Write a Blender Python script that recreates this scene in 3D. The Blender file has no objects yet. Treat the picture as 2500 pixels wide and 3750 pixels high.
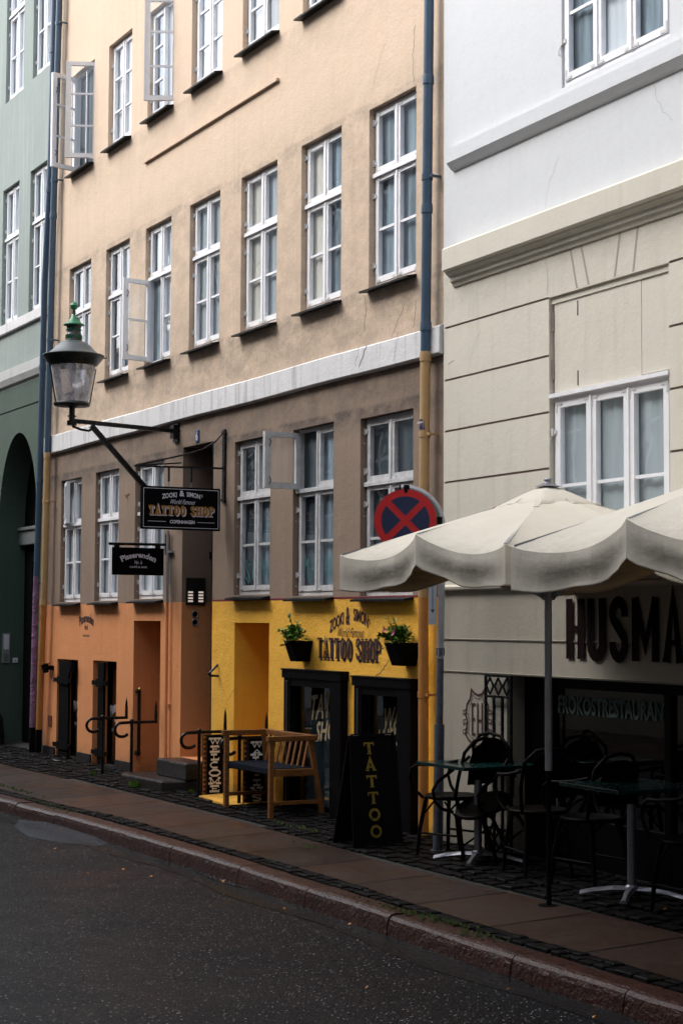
import bpy, math, random
from mathutils import Vector, Matrix, noise
random.seed(7)
sc = bpy.context.scene
rad = math.radians
# ------------------------------------------------------------------ camera
W, Hh, F = 2500., 3750., 6300.
CAM = Vector((12.09417, -7.47967, 1.85))
A_, PITCH, ROLL = rad(28.235466), rad(3.668729), .005
FWD = Vector((-math.cos(A_)*math.cos(PITCH), math.sin(A_)*math.cos(PITCH), math.sin(PITCH)))
R0 = Vector((math.sin(A_), math.cos(A_), 0)); U0 = R0.cross(FWD)
RT = R0*math.cos(ROLL)+U0*math.sin(ROLL); UP = U0*math.cos(ROLL)-R0*math.sin(ROLL)
cd = bpy.data.cameras.new('camera'); cam = bpy.data.objects.new('camera', cd); sc.collection.objects.link(cam)
cam.matrix_world = Matrix(((RT.x,UP.x,-FWD.x,CAM.x),(RT.y,UP.y,-FWD.y,CAM.y),(RT.z,UP.z,-FWD.z,CAM.z),(0,0,0,1)))
cd.sensor_fit = 'HORIZONTAL'; cd.sensor_width = 24; cd.lens = F/W*24; cd.clip_start = .1; cd.clip_end = 400
sc.camera = cam
def on(ax, val, px, py):
    "world point seen at a photo pixel on the plane coordinate[ax]=val (used to measure where real surfaces lie)"
    r = FWD + RT*((px-1250)/F) - UP*((py-1875)/F)
    return CAM + r*((val-CAM[ax])/r[ax])
# ------------------------------------------------------------------ world, sun, exposure
SUN_EL, SUN_ROT = rad(62), rad(200)
w = bpy.data.worlds.new('World'); sc.world = w; w.use_nodes = True
nt = w.node_tree; nt.nodes.clear()
sky = nt.nodes.new('ShaderNodeTexSky'); sky.sky_type = 'NISHITA'; sky.sun_disc = False
sky.sun_elevation = SUN_EL; sky.sun_rotation = SUN_ROT; sky.air_density = 1.2; sky.dust_density = 3
hs = nt.nodes.new('ShaderNodeHueSaturation'); hs.inputs['Saturation'].default_value = .28
bg = nt.nodes.new('ShaderNodeBackground'); bg.inputs['Strength'].default_value = .15
wo = nt.nodes.new('ShaderNodeOutputWorld')
nt.links.new(sky.outputs[0], hs.inputs['Color']); nt.links.new(hs.outputs[0], bg.inputs[0]); nt.links.new(bg.outputs[0], wo.inputs[0])
sl = bpy.data.lights.new('sun', 'SUN'); sl.energy = .6; sl.angle = rad(40); sl.color = (1, .97, .93)
so = bpy.data.objects.new('sun', sl); sc.collection.objects.link(so)
# towards the sun: high above the street, a little along it
sd = Vector((-.38, -.60, .70)).normalized()
so.rotation_euler = sd.to_track_quat('Z', 'Y').to_euler()
sky.sun_elevation = math.asin(sd.z); sky.sun_rotation = math.atan2(sd.x, sd.y)
sc.view_settings.view_transform = 'Standard'; sc.view_settings.look = 'None'
sc.view_settings.exposure = 1.62; sc.view_settings.gamma = 1
# ------------------------------------------------------------------ materials
def lin(c): return tuple(((v/255)/12.92 if v/255 <= .04045 else ((v/255+.055)/1.055)**2.4) for v in c)
def nodes(name):
    m = bpy.data.materials.new(name); m.use_nodes = True
    n = m.node_tree.nodes; l = m.node_tree.links
    return m, n, l, n['Principled BSDF']
def mapped(n, l, scale=(1,1,1)):
    tc = n.new('ShaderNodeTexCoord'); mp = n.new('ShaderNodeMapping'); mp.inputs['Scale'].default_value = scale
    l.new(tc.outputs['Object'], mp.inputs['Vector']); return mp.outputs[0]
def noise_tex(n, l, vec, scale, detail=4, rough=.6):
    t = n.new('ShaderNodeTexNoise'); t.inputs['Scale'].default_value = scale; t.inputs['Detail'].default_value = detail
    t.inputs['Roughness'].default_value = rough; l.new(vec, t.inputs['Vector']); return t.outputs['Fac']
def ramp(n, l, fac, a, b, lo=0., hi=1.):
    r = n.new('ShaderNodeMapRange'); r.inputs[1].default_value = a; r.inputs[2].default_value = b
    r.inputs[3].default_value = lo; r.inputs[4].default_value = hi; l.new(fac, r.inputs[0]); return r.outputs[0]
def mth(n, l, op, a, b=None):
    m = n.new('ShaderNodeMath'); m.operation = op
    for i, v in enumerate((a, b)):
        if v is None: continue
        if isinstance(v, (int, float)): m.inputs[i].default_value = v
        else: l.new(v, m.inputs[i])
    return m.outputs[0]
def mixc(n, l, fac, a, b):
    m = n.new('ShaderNodeMix'); m.data_type = 'RGBA'
    if isinstance(fac, (int, float)): m.inputs[0].default_value = fac
    else: l.new(fac, m.inputs[0])
    for i, v in ((6, a), (7, b)):
        if isinstance(v, tuple): m.inputs[i].default_value = (*v[:3], 1)
        else: l.new(v, m.inputs[i])
    return m.outputs[2]
def bumpn(n, l, p, h, strength=.3, dist=.01):
    b = n.new('ShaderNodeBump'); b.inputs['Strength'].default_value = strength; b.inputs['Distance'].default_value = dist
    l.new(h, b.inputs['Height']); l.new(b.outputs[0], p.inputs['Normal'])
MC = {}
def pbr(name, col, rough=.6, var=.18, vs=3., bump=.15, bs=40., metal=0., scale=(1,1,1), dark=.55, bd=.01, emit=0, spec=.5):
    if name in MC: return MC[name]
    m, n, l, p = nodes(name); v = mapped(n, l, scale)
    a = noise_tex(n, l, v, vs, 5); f = ramp(n, l, a, .3, .75, 0, var)
    c = mixc(n, l, f, col, tuple(x*dark for x in col))
    l.new(c, p.inputs['Base Color']); p.inputs['Metallic'].default_value = metal; p.inputs['Specular IOR Level'].default_value = spec
    rr = ramp(n, l, noise_tex(n, l, v, vs*3, 3), .3, .7, max(rough-.1, .03), min(rough+.1, 1)); l.new(rr, p.inputs['Roughness'])
    if bump: bumpn(n, l, p, noise_tex(n, l, v, bs, 4), bump, bd)
    if emit: p.inputs['Emission Color'].default_value = (*col, 1); p.inputs['Emission Strength'].default_value = emit
    MC[name] = m; return m
def plaster(name, col, stain=(.10,.085,.07), bands=(), var=.25, bump=.35, streak=.2, grime=.25, light=None):
    "painted render: blotches, vertical rain streaks, dirt gathered in height bands [(z0, z1, strength)]"
    m, n, l, p = nodes(name); v = mapped(n, l); vs = mapped(n, l, (5, 5, .35))
    big = noise_tex(n, l, v, .9, 6, .65); fine = noise_tex(n, l, v, 14, 6, .7); st = noise_tex(n, l, vs, 1.2, 6, .65)
    c = mixc(n, l, ramp(n, l, big, .35, .7, 0, var), col, tuple(x*.72 for x in col))
    c = mixc(n, l, ramp(n, l, fine, .5, .8, 0, .22), c, tuple(x*.7 for x in col))
    c = mixc(n, l, ramp(n, l, st, .5, .75, 0, streak), c, light or tuple(min(1, x*1.25) for x in col))
    c = mixc(n, l, ramp(n, l, noise_tex(n, l, vs, 2.3, 5), .55, .8, 0, grime), c, stain)
    sx = n.new('ShaderNodeSeparateXYZ'); l.new(v, sx.inputs[0])
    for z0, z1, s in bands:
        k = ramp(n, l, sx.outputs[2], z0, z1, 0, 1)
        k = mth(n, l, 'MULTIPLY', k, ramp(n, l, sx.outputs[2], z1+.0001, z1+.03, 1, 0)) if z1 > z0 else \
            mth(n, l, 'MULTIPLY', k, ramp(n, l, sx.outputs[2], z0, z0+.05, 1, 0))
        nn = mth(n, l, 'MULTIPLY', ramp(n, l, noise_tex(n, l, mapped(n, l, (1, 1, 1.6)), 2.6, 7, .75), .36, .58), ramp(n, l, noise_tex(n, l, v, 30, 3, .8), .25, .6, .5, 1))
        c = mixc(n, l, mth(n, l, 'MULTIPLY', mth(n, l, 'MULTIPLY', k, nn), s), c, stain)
    l.new(c, p.inputs['Base Color']); p.inputs['Roughness'].default_value = .85
    h = mth(n, l, 'ADD', mth(n, l, 'MULTIPLY', noise_tex(n, l, v, 38, 5, .7), 1.), mth(n, l, 'MULTIPLY', noise_tex(n, l, v, 5, 4), 2.))
    bumpn(n, l, p, h, bump, .012); MC[name] = m; return m
M = {}
M['tan'] = plaster('tan_render', (.61,.465,.345), bands=((4.1,4.85,.45),(6.9,6.42,.30),(7.1,7.75,.25),(6.3,6.55,.35)), streak=.2, light=(.68,.58,.48), grime=.15)
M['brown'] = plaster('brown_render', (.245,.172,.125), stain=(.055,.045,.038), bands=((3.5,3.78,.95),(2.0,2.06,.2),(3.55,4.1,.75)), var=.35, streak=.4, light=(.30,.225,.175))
M['orange'] = plaster('orange_render', (.72,.285,.105), stain=(.08,.035,.02), bands=((.34,.0,.9),(1.75,2.05,.3)), bump=.4, streak=.3, light=(.78,.37,.18), grime=.15)
M['yellow'] = plaster('yellow_render', (.90,.47,.045), stain=(.16,.09,.03), bands=((.36,.0,.75),(1.72,2.04,.25)), bump=.8, streak=.3, light=(.90,.49,.09), grime=.12)
M['wbelt'] = plaster('white_belt_paint', (.66,.66,.67), stain=(.22,.21,.20), streak=.5, grime=.75, light=(.45,.45,.45))
M['white'] = plaster('white_render', (.60,.615,.64), stain=(.45,.45,.45), var=.08, bump=.12, streak=.2, grime=.12, light=(.64,.655,.68), bands=((5.05,5.65,.25),))
M['beige'] = plaster('beige_render', (.60,.565,.485), stain=(.24,.22,.19), var=.18, bump=.2, streak=.3, grime=.22, light=(.64,.61,.54), bands=((4.2,4.7,.35),))
M['beigeshade'] = plaster('shaded_beige_render', (.33,.30,.245), stain=(.14,.12,.10), var=.25, bump=.2, streak=.3, grime=.35, light=(.37,.35,.31), bands=((.45,.05,.6),))  # beige darkened below the ledge: parasol shade painted into the colour
M['green'] = plaster('green_render', (.255,.30,.285), stain=(.19,.225,.21), var=.35, bump=.25, streak=.6, grime=.4, light=(.37,.41,.40))
M['greend'] = plaster('dark_green_render', (.05,.085,.062), stain=(.02,.03,.025), var=.6, bump=.3, streak=.3, grime=.4, light=(.085,.125,.10))
M['greybelt'] = plaster('grey_belt', (.48,.49,.49), stain=(.2,.2,.2), grime=.5)
M['joint'] = pbr('joint_paint', (.25,.185,.165), .9)
M['wood_white'] = pbr('white_window_paint', (.80,.80,.83), .45, .35, 9, .25, 60, dark=.72)
M['wood_dirty'] = pbr('worn_white_paint', (.60,.60,.61), .5, .6, 14, .4, 60, dark=.45)
M['hinge'] = pbr('painted_iron', (.6,.6,.6), .5, .4, 20)
M['sill'] = pbr('black_zinc', (.006,.006,.007), .5, .3, 6, spec=.2)
M['bluepipe'] = pbr('blue_pipe_paint', (.045,.085,.14), .38, .35, 5, .1, 40)
M['yellowpipe'] = pbr('ochre_pipe_paint', (.46,.29,.13), .5, .4, 6, .2, 30)
M['orangepipe'] = pbr('orange_pipe_paint', (.48,.20,.045), .5, .45, 7, .25, 30)
M['amberpipe'] = pbr('amber_pipe_paint', (.52,.24,.03), .5, .45, 7, .25, 30)
M['purple'] = pbr('posters_and_spray', (.30,.16,.30), .8, .95, 9, .9, 18, dark=.2, bd=.05)
M['black'] = pbr('black_paint', (.0035,.0035,.0045), .4, .3, 8, .05, spec=.06)
M['blackmat'] = pbr('matt_black', (.0035,.0035,.004), .7, .3, 8, .1, spec=.05)
M['iron'] = pbr('black_iron', (.004,.004,.005), .3, .3, 14, .15, 50, spec=.3)
M['signblack'] = pbr('sign_black', (.0022,.0022,.003), .6, .1, 4, 0, spec=.05)
M['signwhite'] = pbr('sign_white', (.62,.60,.68), .6, .05, 4, 0)
M['gold'] = pbr('sign_gold', (.30,.135,.018), .6, .3, 30, 0)
M['goldleaf'] = pbr('gold_leaf', (.40,.30,.06), .3, .6, 14, .2, 20, metal=.8)
M['maroon'] = pbr('maroon_lettering', (.042,.007,.009), .8, .35, 30, .2)
M['maroonb'] = pbr('dark_maroon_lettering', (.035,.012,.014), .8, .35, 30, .2)
M['darkink'] = pbr('black_lettering', (.012,.010,.010), .8)
M['cream'] = pbr('cream_lettering', (.85,.80,.68), .6)
M['ochre'] = pbr('ochre_zigzag', (.36,.155,.03), .6)
M['maroonband'] = pbr('maroon_banner', (.022,.006,.007), .6)
M['tanletter'] = pbr('tan_glass_lettering', (.42,.33,.20), .7)
M['galv'] = pbr('galvanised_steel', (.42,.43,.46), .38, .5, 12, .1, 40, metal=.6)
M['darkpole'] = pbr('weathered_dark_pole', (.09,.10,.13), .5, .9, 12, .2, 30, dark=.3)
M['alu'] = pbr('aluminium', (.30,.30,.34), .36, .2, 10, 0, metal=.8)
M['steel_dark'] = pbr('brown_steel', (.04,.035,.035), .35, .1, 3, 0, metal=.5)
M['signred'] = pbr('sign_red', (.52,.004,.008), .45, .25, 6, 0)
M['signblue'] = pbr('sign_blue', (.003,.014,.07), .45, .5, 9, 0, dark=.4)
M['plate'] = pbr('sign_plate_grey', (.40,.44,.48), .4, .4, 8, .1)
M['teak'] = pbr('teak_wood', (.26,.100,.024), .42, .9, 3, .2, 50, scale=(3,3,14), dark=.25)
M['cushion'] = pbr('navy_webbing', (.004,.007,.014), .85, .3, 30, .6, 120, spec=.1)
M['dtable'] = pbr('dark_green_tabletop', (.004,.022,.022), .2, .3, 12, .05, spec=.4)
M['rattan'] = pbr('dark_rattan', (.0035,.002,.0014), .5, .5, 20, .3, 60, spec=.07)
M['stone'] = pbr('wet_dark_stone', (.026,.021,.020), .4, .8, 6, .5, 26, dark=.4, bd=.02, spec=.3)
M['ledge'] = pbr('grey_stone', (.20,.195,.19), .5, .6, 8, .4, 26)
M['kerb'] = None
M['leaf'] = pbr('leaf_green', (.13,.27,.025), .42, .8, 30, .1, dark=.3)
M['leafdark'] = pbr('leaf_dark_green', (.03,.09,.012), .45, .6, 30, .1)
M['moss'] = pbr('moss_green', (.045,.07,.010), .9, .6, 30, .5)
M['pink'] = pbr('pink_petals', (.55,.10,.22), .6, .4, 30, 0)
M['orange_leaf'] = pbr('orange_leaf', (.55,.20,.02), .6, .5, 30, .1)
M['interior'] = pbr('dark_interior', (.035,.035,.038), .9)
M['copper'] = pbr('green_copper', (.025,.22,.10), .4, .7, 12, .2, 40, dark=.25)
M['lampblack'] = pbr('lamp_black_green', (.010,.016,.014), .35, .3, 9, .1)
M['dome'] = pbr('patina_dome', (.085,.105,.112), .4, .6, 5, .1, 30, dark=.5)
M['teal'] = pbr('teal_spray', (.07,.22,.24), .6)
M['enamel'] = pbr('blue_enamel', (.025,.05,.14), .3)
M['soil'] = pbr('soil', (.03,.02,.012), .9, .5, 20, .6)
M['greydoor'] = pbr('grey_lintel_paint', (.13,.145,.145), .6, .3, 4)
M['graffiti'] = pbr('silver_spray', (.4,.4,.42), .5)
M['rust'] = pbr('rust_stain', (.16,.045,.018), .9, .5, 20)
M['crackm'] = pbr('crack_shadow', (.12,.085,.065), .95)
M['plasticgrey'] = pbr('intercom_grey', (.22,.23,.23), .5)
M['button'] = pbr('lit_name_plate', (.62,.50,.44), .5, .1, 5, 0, emit=.25)
def glass(name, tint=(.85,.9,.93), refl=.28, wav=.25, mul=3.2, milk=0, cap=.9):
    m, n, l, p = nodes(name); n.remove(p)
    tr = n.new('ShaderNodeBsdfTransparent'); tr.inputs[0].default_value = (*tint, 1)
    gl = n.new('ShaderNodeBsdfGlossy'); gl.inputs['Roughness'].default_value = .015; gl.inputs[0].default_value = (.95,.97,1,1)
    lw = n.new('ShaderNodeFresnel'); lw.inputs[0].default_value = 1.52
    v = mapped(n, l); b = n.new('ShaderNodeBump'); b.inputs['Strength'].default_value = wav; b.inputs['Distance'].default_value = .02
    l.new(noise_tex(n, l, v, 2.2, 2, .4), b.inputs['Height']); l.new(b.outputs[0], gl.inputs['Normal'])
    f = mth(n, l, 'MINIMUM', mth(n, l, 'MULTIPLY', lw.outputs[0], mul), cap); f = mth(n, l, 'MAXIMUM', f, refl)
    mx = n.new('ShaderNodeMixShader'); l.new(f, mx.inputs[0]); l.new(tr.outputs[0], mx.inputs[1]); l.new(gl.outputs[0], mx.inputs[2])
    if milk:
        df = n.new('ShaderNodeBsdfDiffuse'); df.inputs[0].default_value = (.75,.74,.78,1); m2 = n.new('ShaderNodeMixShader')
        l.new(ramp(n, l, noise_tex(n, l, mapped(n, l, (1,1,.5)), 9, 5, .7), .4, .65, milk*.5, milk*1.4), m2.inputs[0]); l.new(mx.outputs[0], m2.inputs[1]); l.new(df.outputs[0], m2.inputs[2]); mx = m2
    l.new(mx.outputs[0], n['Material Output'].inputs[0]); return m
M['glass'] = glass('old_window_glass', (.93,.97,1.), .06, .10, 1.5, cap=.24)
M['shopglass'] = glass('shop_glass', (.75,.8,.82), .10, .04, 1.6)
M['lampglass'] = glass('lamp_glass', (.93,.93,.97), .16, .5, 1.6, .42)
def curtain(name, col, dark=.6, sc_=9):
    m, n, l, p = nodes(name); v = mapped(n, l, (1, 1, .08))
    f = noise_tex(n, l, v, sc_, 3, .5); c = mixc(n, l, ramp(n, l, f, .35, .65), col, tuple(x*dark for x in col))
    l.new(c, p.inputs['Base Color']); p.inputs['Roughness'].default_value = .9; bumpn(n, l, p, f, .6, .03); return m
CUR = [curtain('beige_blind', (.80,.74,.63), .85, 3), curtain('grey_net_curtain', (.50,.54,.55), .85), curtain('dark_room', (.10,.13,.15), .45, 5),
       curtain('white_net_curtain', (.88,.90,.92), .8), curtain('blue_grey_curtain', (.34,.42,.47), .5, 14)]
def asphalt(name, base, glint, rough=.42, glint_amt=1.):
    m, n, l, p = nodes(name); v = mapped(n, l)
    vo = n.new('ShaderNodeTexVoronoi'); vo.inputs['Scale'].default_value = 62; l.new(v, vo.inputs['Vector'])
    cs = n.new('ShaderNodeSeparateColor'); l.new(vo.outputs['Color'], cs.inputs[0])
    pick = ramp(n, l, cs.outputs[0], .87, .93); near = ramp(n, l, vo.outputs['Distance'], .18, .42, 1, 0)
    f = mth(n, l, 'MULTIPLY', mth(n, l, 'MULTIPLY', pick, near), glint_amt)
    big = noise_tex(n, l, v, .8, 5, .6); mid = noise_tex(n, l, v, 22, 4, .7)
    c = mixc(n, l, ramp(n, l, big, .35, .7), base, tuple(x*.6 for x in base))
    c = mixc(n, l, ramp(n, l, mid, .35, .75, 0, .8), c, tuple(x*2.2 for x in base))
    c = mixc(n, l, ramp(n, l, noise_tex(n, l, mapped(n, l, (.10, 1.5, 1)), 1.0, 3, .5), .42, .62, 0, .75), c, tuple(x*.45 for x in base))
    tint = mixc(n, l, cs.outputs[1], glint, tuple(x*.5 for x in glint))  # wet sparkle painted into the base colour as scattered pale cells
    c = mixc(n, l, f, c, tint); l.new(c, p.inputs['Base Color'])
    l.new(mth(n, l, 'ADD', ramp(n, l, big, .35, .68, rough-.14, rough+.16), ramp(n, l, mid, .3, .7, -.05, .08)), p.inputs['Roughness'])
    h = mth(n, l, 'ADD', mth(n, l, 'MULTIPLY', near, .7), mid); bumpn(n, l, p, h, .9, .006); p.inputs['Specular IOR Level'].default_value=.13; return m
M['road'] = asphalt('wet_asphalt', (.0030,.0030,.0045), (.55,.52,.52), .46)
M['patch'] = asphalt('blue_grey_patch', (.030,.036,.046), (.08,.09,.10), .36, .4)
def slabs():
    m, n, l, p = nodes('brown_concrete_slabs'); v = mapped(n, l)
    sx = n.new('ShaderNodeSeparateXYZ'); l.new(v, sx.inputs[0])
    u = mth(n, l, 'MULTIPLY', mth(n, l, 'ADD', sx.outputs[0], 40.), 1/.92)
    cell = mth(n, l, 'FLOOR', u); fr = mth(n, l, 'FRACT', u)
    wn = n.new('ShaderNodeTexWhiteNoise'); wn.noise_dimensions = '1D'; l.new(cell, wn.inputs['W'])
    fine = noise_tex(n, l, v, 60, 4, .7); big = noise_tex(n, l, v, 1.3, 5)
    a = mixc(n, l, wn.outputs['Value'], (.056,.029,.020), (.013,.009,.0075))
    a = mixc(n, l, ramp(n, l, big, .35, .7, 0, .6), a, (.018,.012,.010)); a = mixc(n, l, ramp(n, l, fine, .5, .75, 0, .8), a, (.13,.085,.065))
    e = mth(n, l, 'MINIMUM', fr, mth(n, l, 'SUBTRACT', 1., fr)); j = ramp(n, l, e, .010, .022, 1, 0)
    a = mixc(n, l, j, a, (.004,.0035,.003)); l.new(a, p.inputs['Base Color']); p.inputs['Specular IOR Level'].default_value = .22
    l.new(ramp(n, l, big, .3, .7, .28, .6), p.inputs['Roughness'])
    bumpn(n, l, p, mth(n, l, 'SUBTRACT', fine, mth(n, l, 'MULTIPLY', j, 3.)), .5, .005); return m
M['slab'] = slabs()
M['kerb'] = pbr('brown_granite_kerb', (.060,.022,.015), .34, .8, 7, .8, 30, dark=.3, bd=.02, spec=.35)
M['sett'] = pbr('dark_granite_setts', (.006,.005,.005), .62, .8, 6, .6, 40, dark=.35, spec=.09)
M['dirt'] = pbr('joint_dirt', (.012,.011,.009), .7, .5, 8, .5)
# ------------------------------------------------------------------ object helpers
C = sc.collection
def tag(o, label=None, cat=None, group=None, kind=None):
    if label: o['label'] = label
    if cat: o['category'] = cat
    if group: o['group'] = group
    if kind: o['kind'] = kind
    return o
def thing(name, label, cat, loc=(0,0,0), rz=0, group=None):
    o = bpy.data.objects.new(name, None); C.objects.link(o); o.location = loc; o.rotation_euler = (0,0,rz); o.empty_display_size = .2
    return tag(o, label, cat, group)
def wloc(o):
    v = Vector((0,0,0))
    while o: v = v + Vector(o.location); o = o.parent
    return v
class MB:
    def __init__(s): s.v=[]; s.f=[]; s.m=[]; s.sm=[]
    def add(s, vs, fs, mi=0, smooth=False):
        b=len(s.v); s.v+= [tuple(p) for p in vs]; s.f+=[tuple(b+i for i in f) for f in fs]; s.m+=[mi]*len(fs); s.sm+=[smooth]*len(fs); return s
    def box(s, a, b, mi=0):
        x0,y0,z0=a; x1,y1,z1=b
        if x0>x1: x0,x1=x1,x0
        if y0>y1: y0,y1=y1,y0
        if z0>z1: z0,z1=z1,z0
        return s.add([(x0,y0,z0),(x1,y0,z0),(x1,y1,z0),(x0,y1,z0),(x0,y0,z1),(x1,y0,z1),(x1,y1,z1),(x0,y1,z1)],
              [(0,3,2,1),(4,5,6,7),(0,1,5,4),(1,2,6,5),(2,3,7,6),(3,0,4,7)],mi)
    def bar(s, p, q, w, h, mi=0, up=(0,0,1)):
        p=Vector(p);q=Vector(q);d=(q-p).normalized();u=Vector(up)
        if abs(d.dot(u))>.97: u=Vector((0,1,0))
        r=d.cross(u).normalized();u=r.cross(d).normalized();r=r*w/2;u=u*h/2
        return s.add([p-r-u,p+r-u,p+r+u,p-r+u,q-r-u,q+r-u,q+r+u,q-r+u],[(0,1,2,3),(7,6,5,4),(0,4,5,1),(1,5,6,2),(2,6,7,3),(3,7,4,0)],mi)
    def tube(s, pts, r, n=10, mi=0, closed=False):
        pts=[Vector(p) for p in pts]; N=len(pts); rs=r if isinstance(r,(list,tuple)) else [r]*N; vs=[]; prev=None
        for i,p in enumerate(pts):
            if closed: d=(pts[(i+1)%N]-pts[i-1])
            else: d=pts[min(i+1,N-1)]-pts[max(i-1,0)]
            d.normalize()
            a=prev if prev is not None else (Vector((0,0,1)) if abs(d.z)<.9 else Vector((1,0,0)))
            u=(a-d*a.dot(d)).normalized(); prev=u; w_=d.cross(u)
            for k in range(n):
                t=2*math.pi*k/n; vs.append(p+(u*math.cos(t)+w_*math.sin(t))*rs[i])
        fs=[]
        for i in range(N if closed else N-1):
            j=(i+1)%N
            for k in range(n): fs.append((i*n+k,i*n+(k+1)%n,j*n+(k+1)%n,j*n+k))
        s.add(vs,fs,mi,True)
        if not closed: s.add(vs[:n],[tuple(range(n))[::-1]],mi); s.add(vs[-n:],[tuple(range(n))],mi)
        return s
    def lathe(s, prof, c=(0,0,0), n=24, mi=0, smooth=True, flute=0, fz=None):
        c=Vector(c); vs=[]
        for (r,z) in prof:
            for k in range(n):
                t=2*math.pi*k/n; rr=r*(1+(flute*math.cos(k*math.pi) if fz is None or fz[0]<=z<=fz[1] else 0)); vs.append(c+Vector((rr*math.cos(t),rr*math.sin(t),z)))
        fs=[]
        for i in range(len(prof)-1):
            for k in range(n): fs.append((i*n+k,i*n+(k+1)%n,(i+1)*n+(k+1)%n,(i+1)*n+k))
        return s.add(vs,fs,mi,smooth)
    def poly(s, o, rt, up, pts, th=0, mi=0):
        "flat polygon given in 2D (rt, up axes) from origin o, extruded by th along rt x up"
        o=Vector(o);rt=Vector(rt);up=Vector(up);nn=rt.cross(up).normalized()
        a=[o+rt*x+up*y for x,y in pts]; n=len(a)
        if th==0: return s.add(a,[tuple(range(n))],mi)
        b=[p+nn*th for p in a]
        return s.add(a+b,[tuple(range(n))[::-1],tuple(range(n,2*n))]+[(i,(i+1)%n,n+(i+1)%n,n+i) for i in range(n)],mi)
    def build(s, name, mats, parent=None, world=True, bevel=0, loc=None):
        "vertices are given in world space unless world=False (then local to the parent)"
        if not isinstance(mats,(list,tuple)): mats=[mats]
        off = wloc(parent) if (parent and world) else Vector((0,0,0))
        if loc is not None: off = off+Vector(loc)-(wloc(parent) if parent and world else Vector((0,0,0))) if parent else Vector(loc)
        me=bpy.data.meshes.new(name); me.from_pydata([tuple(Vector(p)-off) for p in s.v],[],s.f)
        for m in mats: me.materials.append(m)
        me.polygons.foreach_set('material_index',s.m); me.polygons.foreach_set('use_smooth',s.sm); me.update()
        o=bpy.data.objects.new(name,me); C.objects.link(o)
        if parent: o.parent=parent
        elif loc is not None: o.location=loc
        if bevel:
            b=o.modifiers.new('bevel','BEVEL'); b.width=bevel; b.segments=2; b.limit_method='ANGLE'; b.angle_limit=rad(40)
        return o
def clone(src, parent=None, **kw):
    c=src.copy(); C.objects.link(c); c.parent=parent
    for k in list(src.children): clone(k,c)
    for k,v in kw.items(): setattr(c,k,v)
    return c
# text: returns 2D verts and faces, baseline at 0, cap height 1, width w (None = natural)
TC={}
def text2d(t, bold=0., spacing=1.):
    k=(t,bold,spacing)
    if k in TC: return TC[k]
    cu=bpy.data.curves.new('t','FONT'); cu.body=t; cu.size=1; cu.offset=bold; cu.space_character=spacing; cu.resolution_u=3
    o=bpy.data.objects.new('t',cu); C.objects.link(o); bpy.context.view_layer.update()
    me=bpy.data.meshes.new_from_object(o.evaluated_get(bpy.context.evaluated_depsgraph_get()))
    vs=[(v.co.x,v.co.y) for v in me.vertices]; fs=[tuple(p.vertices) for p in me.polygons]
    bpy.data.objects.remove(o); bpy.data.curves.remove(cu); bpy.data.meshes.remove(me)
    TC[k]=(vs,fs); return vs,fs
def put_text(mb, t, o, rt, up, w, h, bold=.0, shear=0., arc=0., off=0., mi=0, spacing=1., quad=0., warp=None):
    "text in a box w x h whose lower left is o; arc drops the ends by arc*h"
    vs,fs=text2d(t,bold,spacing); x0=min(v[0] for v in vs); x1=max(v[0] for v in vs); y0=min(v[1] for v in vs); y1=max(v[1] for v in vs)
    o=Vector(o);rt=Vector(rt);up=Vector(up);nn=rt.cross(up).normalized(); out=[]
    for x,y in vs:
        a=(x-x0)/(x1-x0); b=(y-y0)/(y1-y0); c=2*a-1
        X=a*w+shear*b*h; Y=b*h*(1+quad*c)-arc*h*c*c
        X+= -arc*1.0*c*(b-.5)*h*-.55
        if warp: X,Y=warp(X,Y)
        out.append(o+rt*X+up*Y+nn*off)
    mb.add(out,fs,mi)
# block letters built from bars: horizontal strokes thick, vertical strokes thin when slab=True
def stroke(mb,o,rt,up,pts,th,mi=0,off=0.,closed=False):
    o=Vector(o);rt=Vector(rt);up=Vector(up);nn=rt.cross(up).normalized(); N=len(pts); L=[];Rr=[]
    for i in range(N):
        a=Vector(pts[i-1] if (closed or i>0) else pts[i]); b=Vector(pts[i]); c=Vector(pts[(i+1)%N] if (closed or i<N-1) else pts[i])
        d1=(b-a).normalized() if (b-a).length>1e-9 else None; d2=(c-b).normalized() if (c-b).length>1e-9 else None
        if d1 is None: d1=d2
        if d2 is None: d2=d1
        n1=Vector((-d1.y,d1.x)); n2=Vector((-d2.y,d2.x)); m=(n1+n2)
        m=m.normalized() if m.length>1e-6 else n1
        k=(th/2)/max(.4,m.dot(n1)); L.append(b+m*k); Rr.append(b-m*k)
    vs=[o+rt*p.x+up*p.y+nn*off for p in L+Rr]; fs=[]
    for i in range(N if closed else N-1):
        j=(i+1)%N; fs.append((i,N+i,N+j,j))
    mb.add(vs,fs,mi)
def ell(cx,cy,rx,ry,a0=0,a1=360,n=20): return [(cx+rx*math.cos(rad(a0+(a1-a0)*i/n)),cy+ry*math.sin(rad(a0+(a1-a0)*i/n))) for i in range(n+1)]
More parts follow.
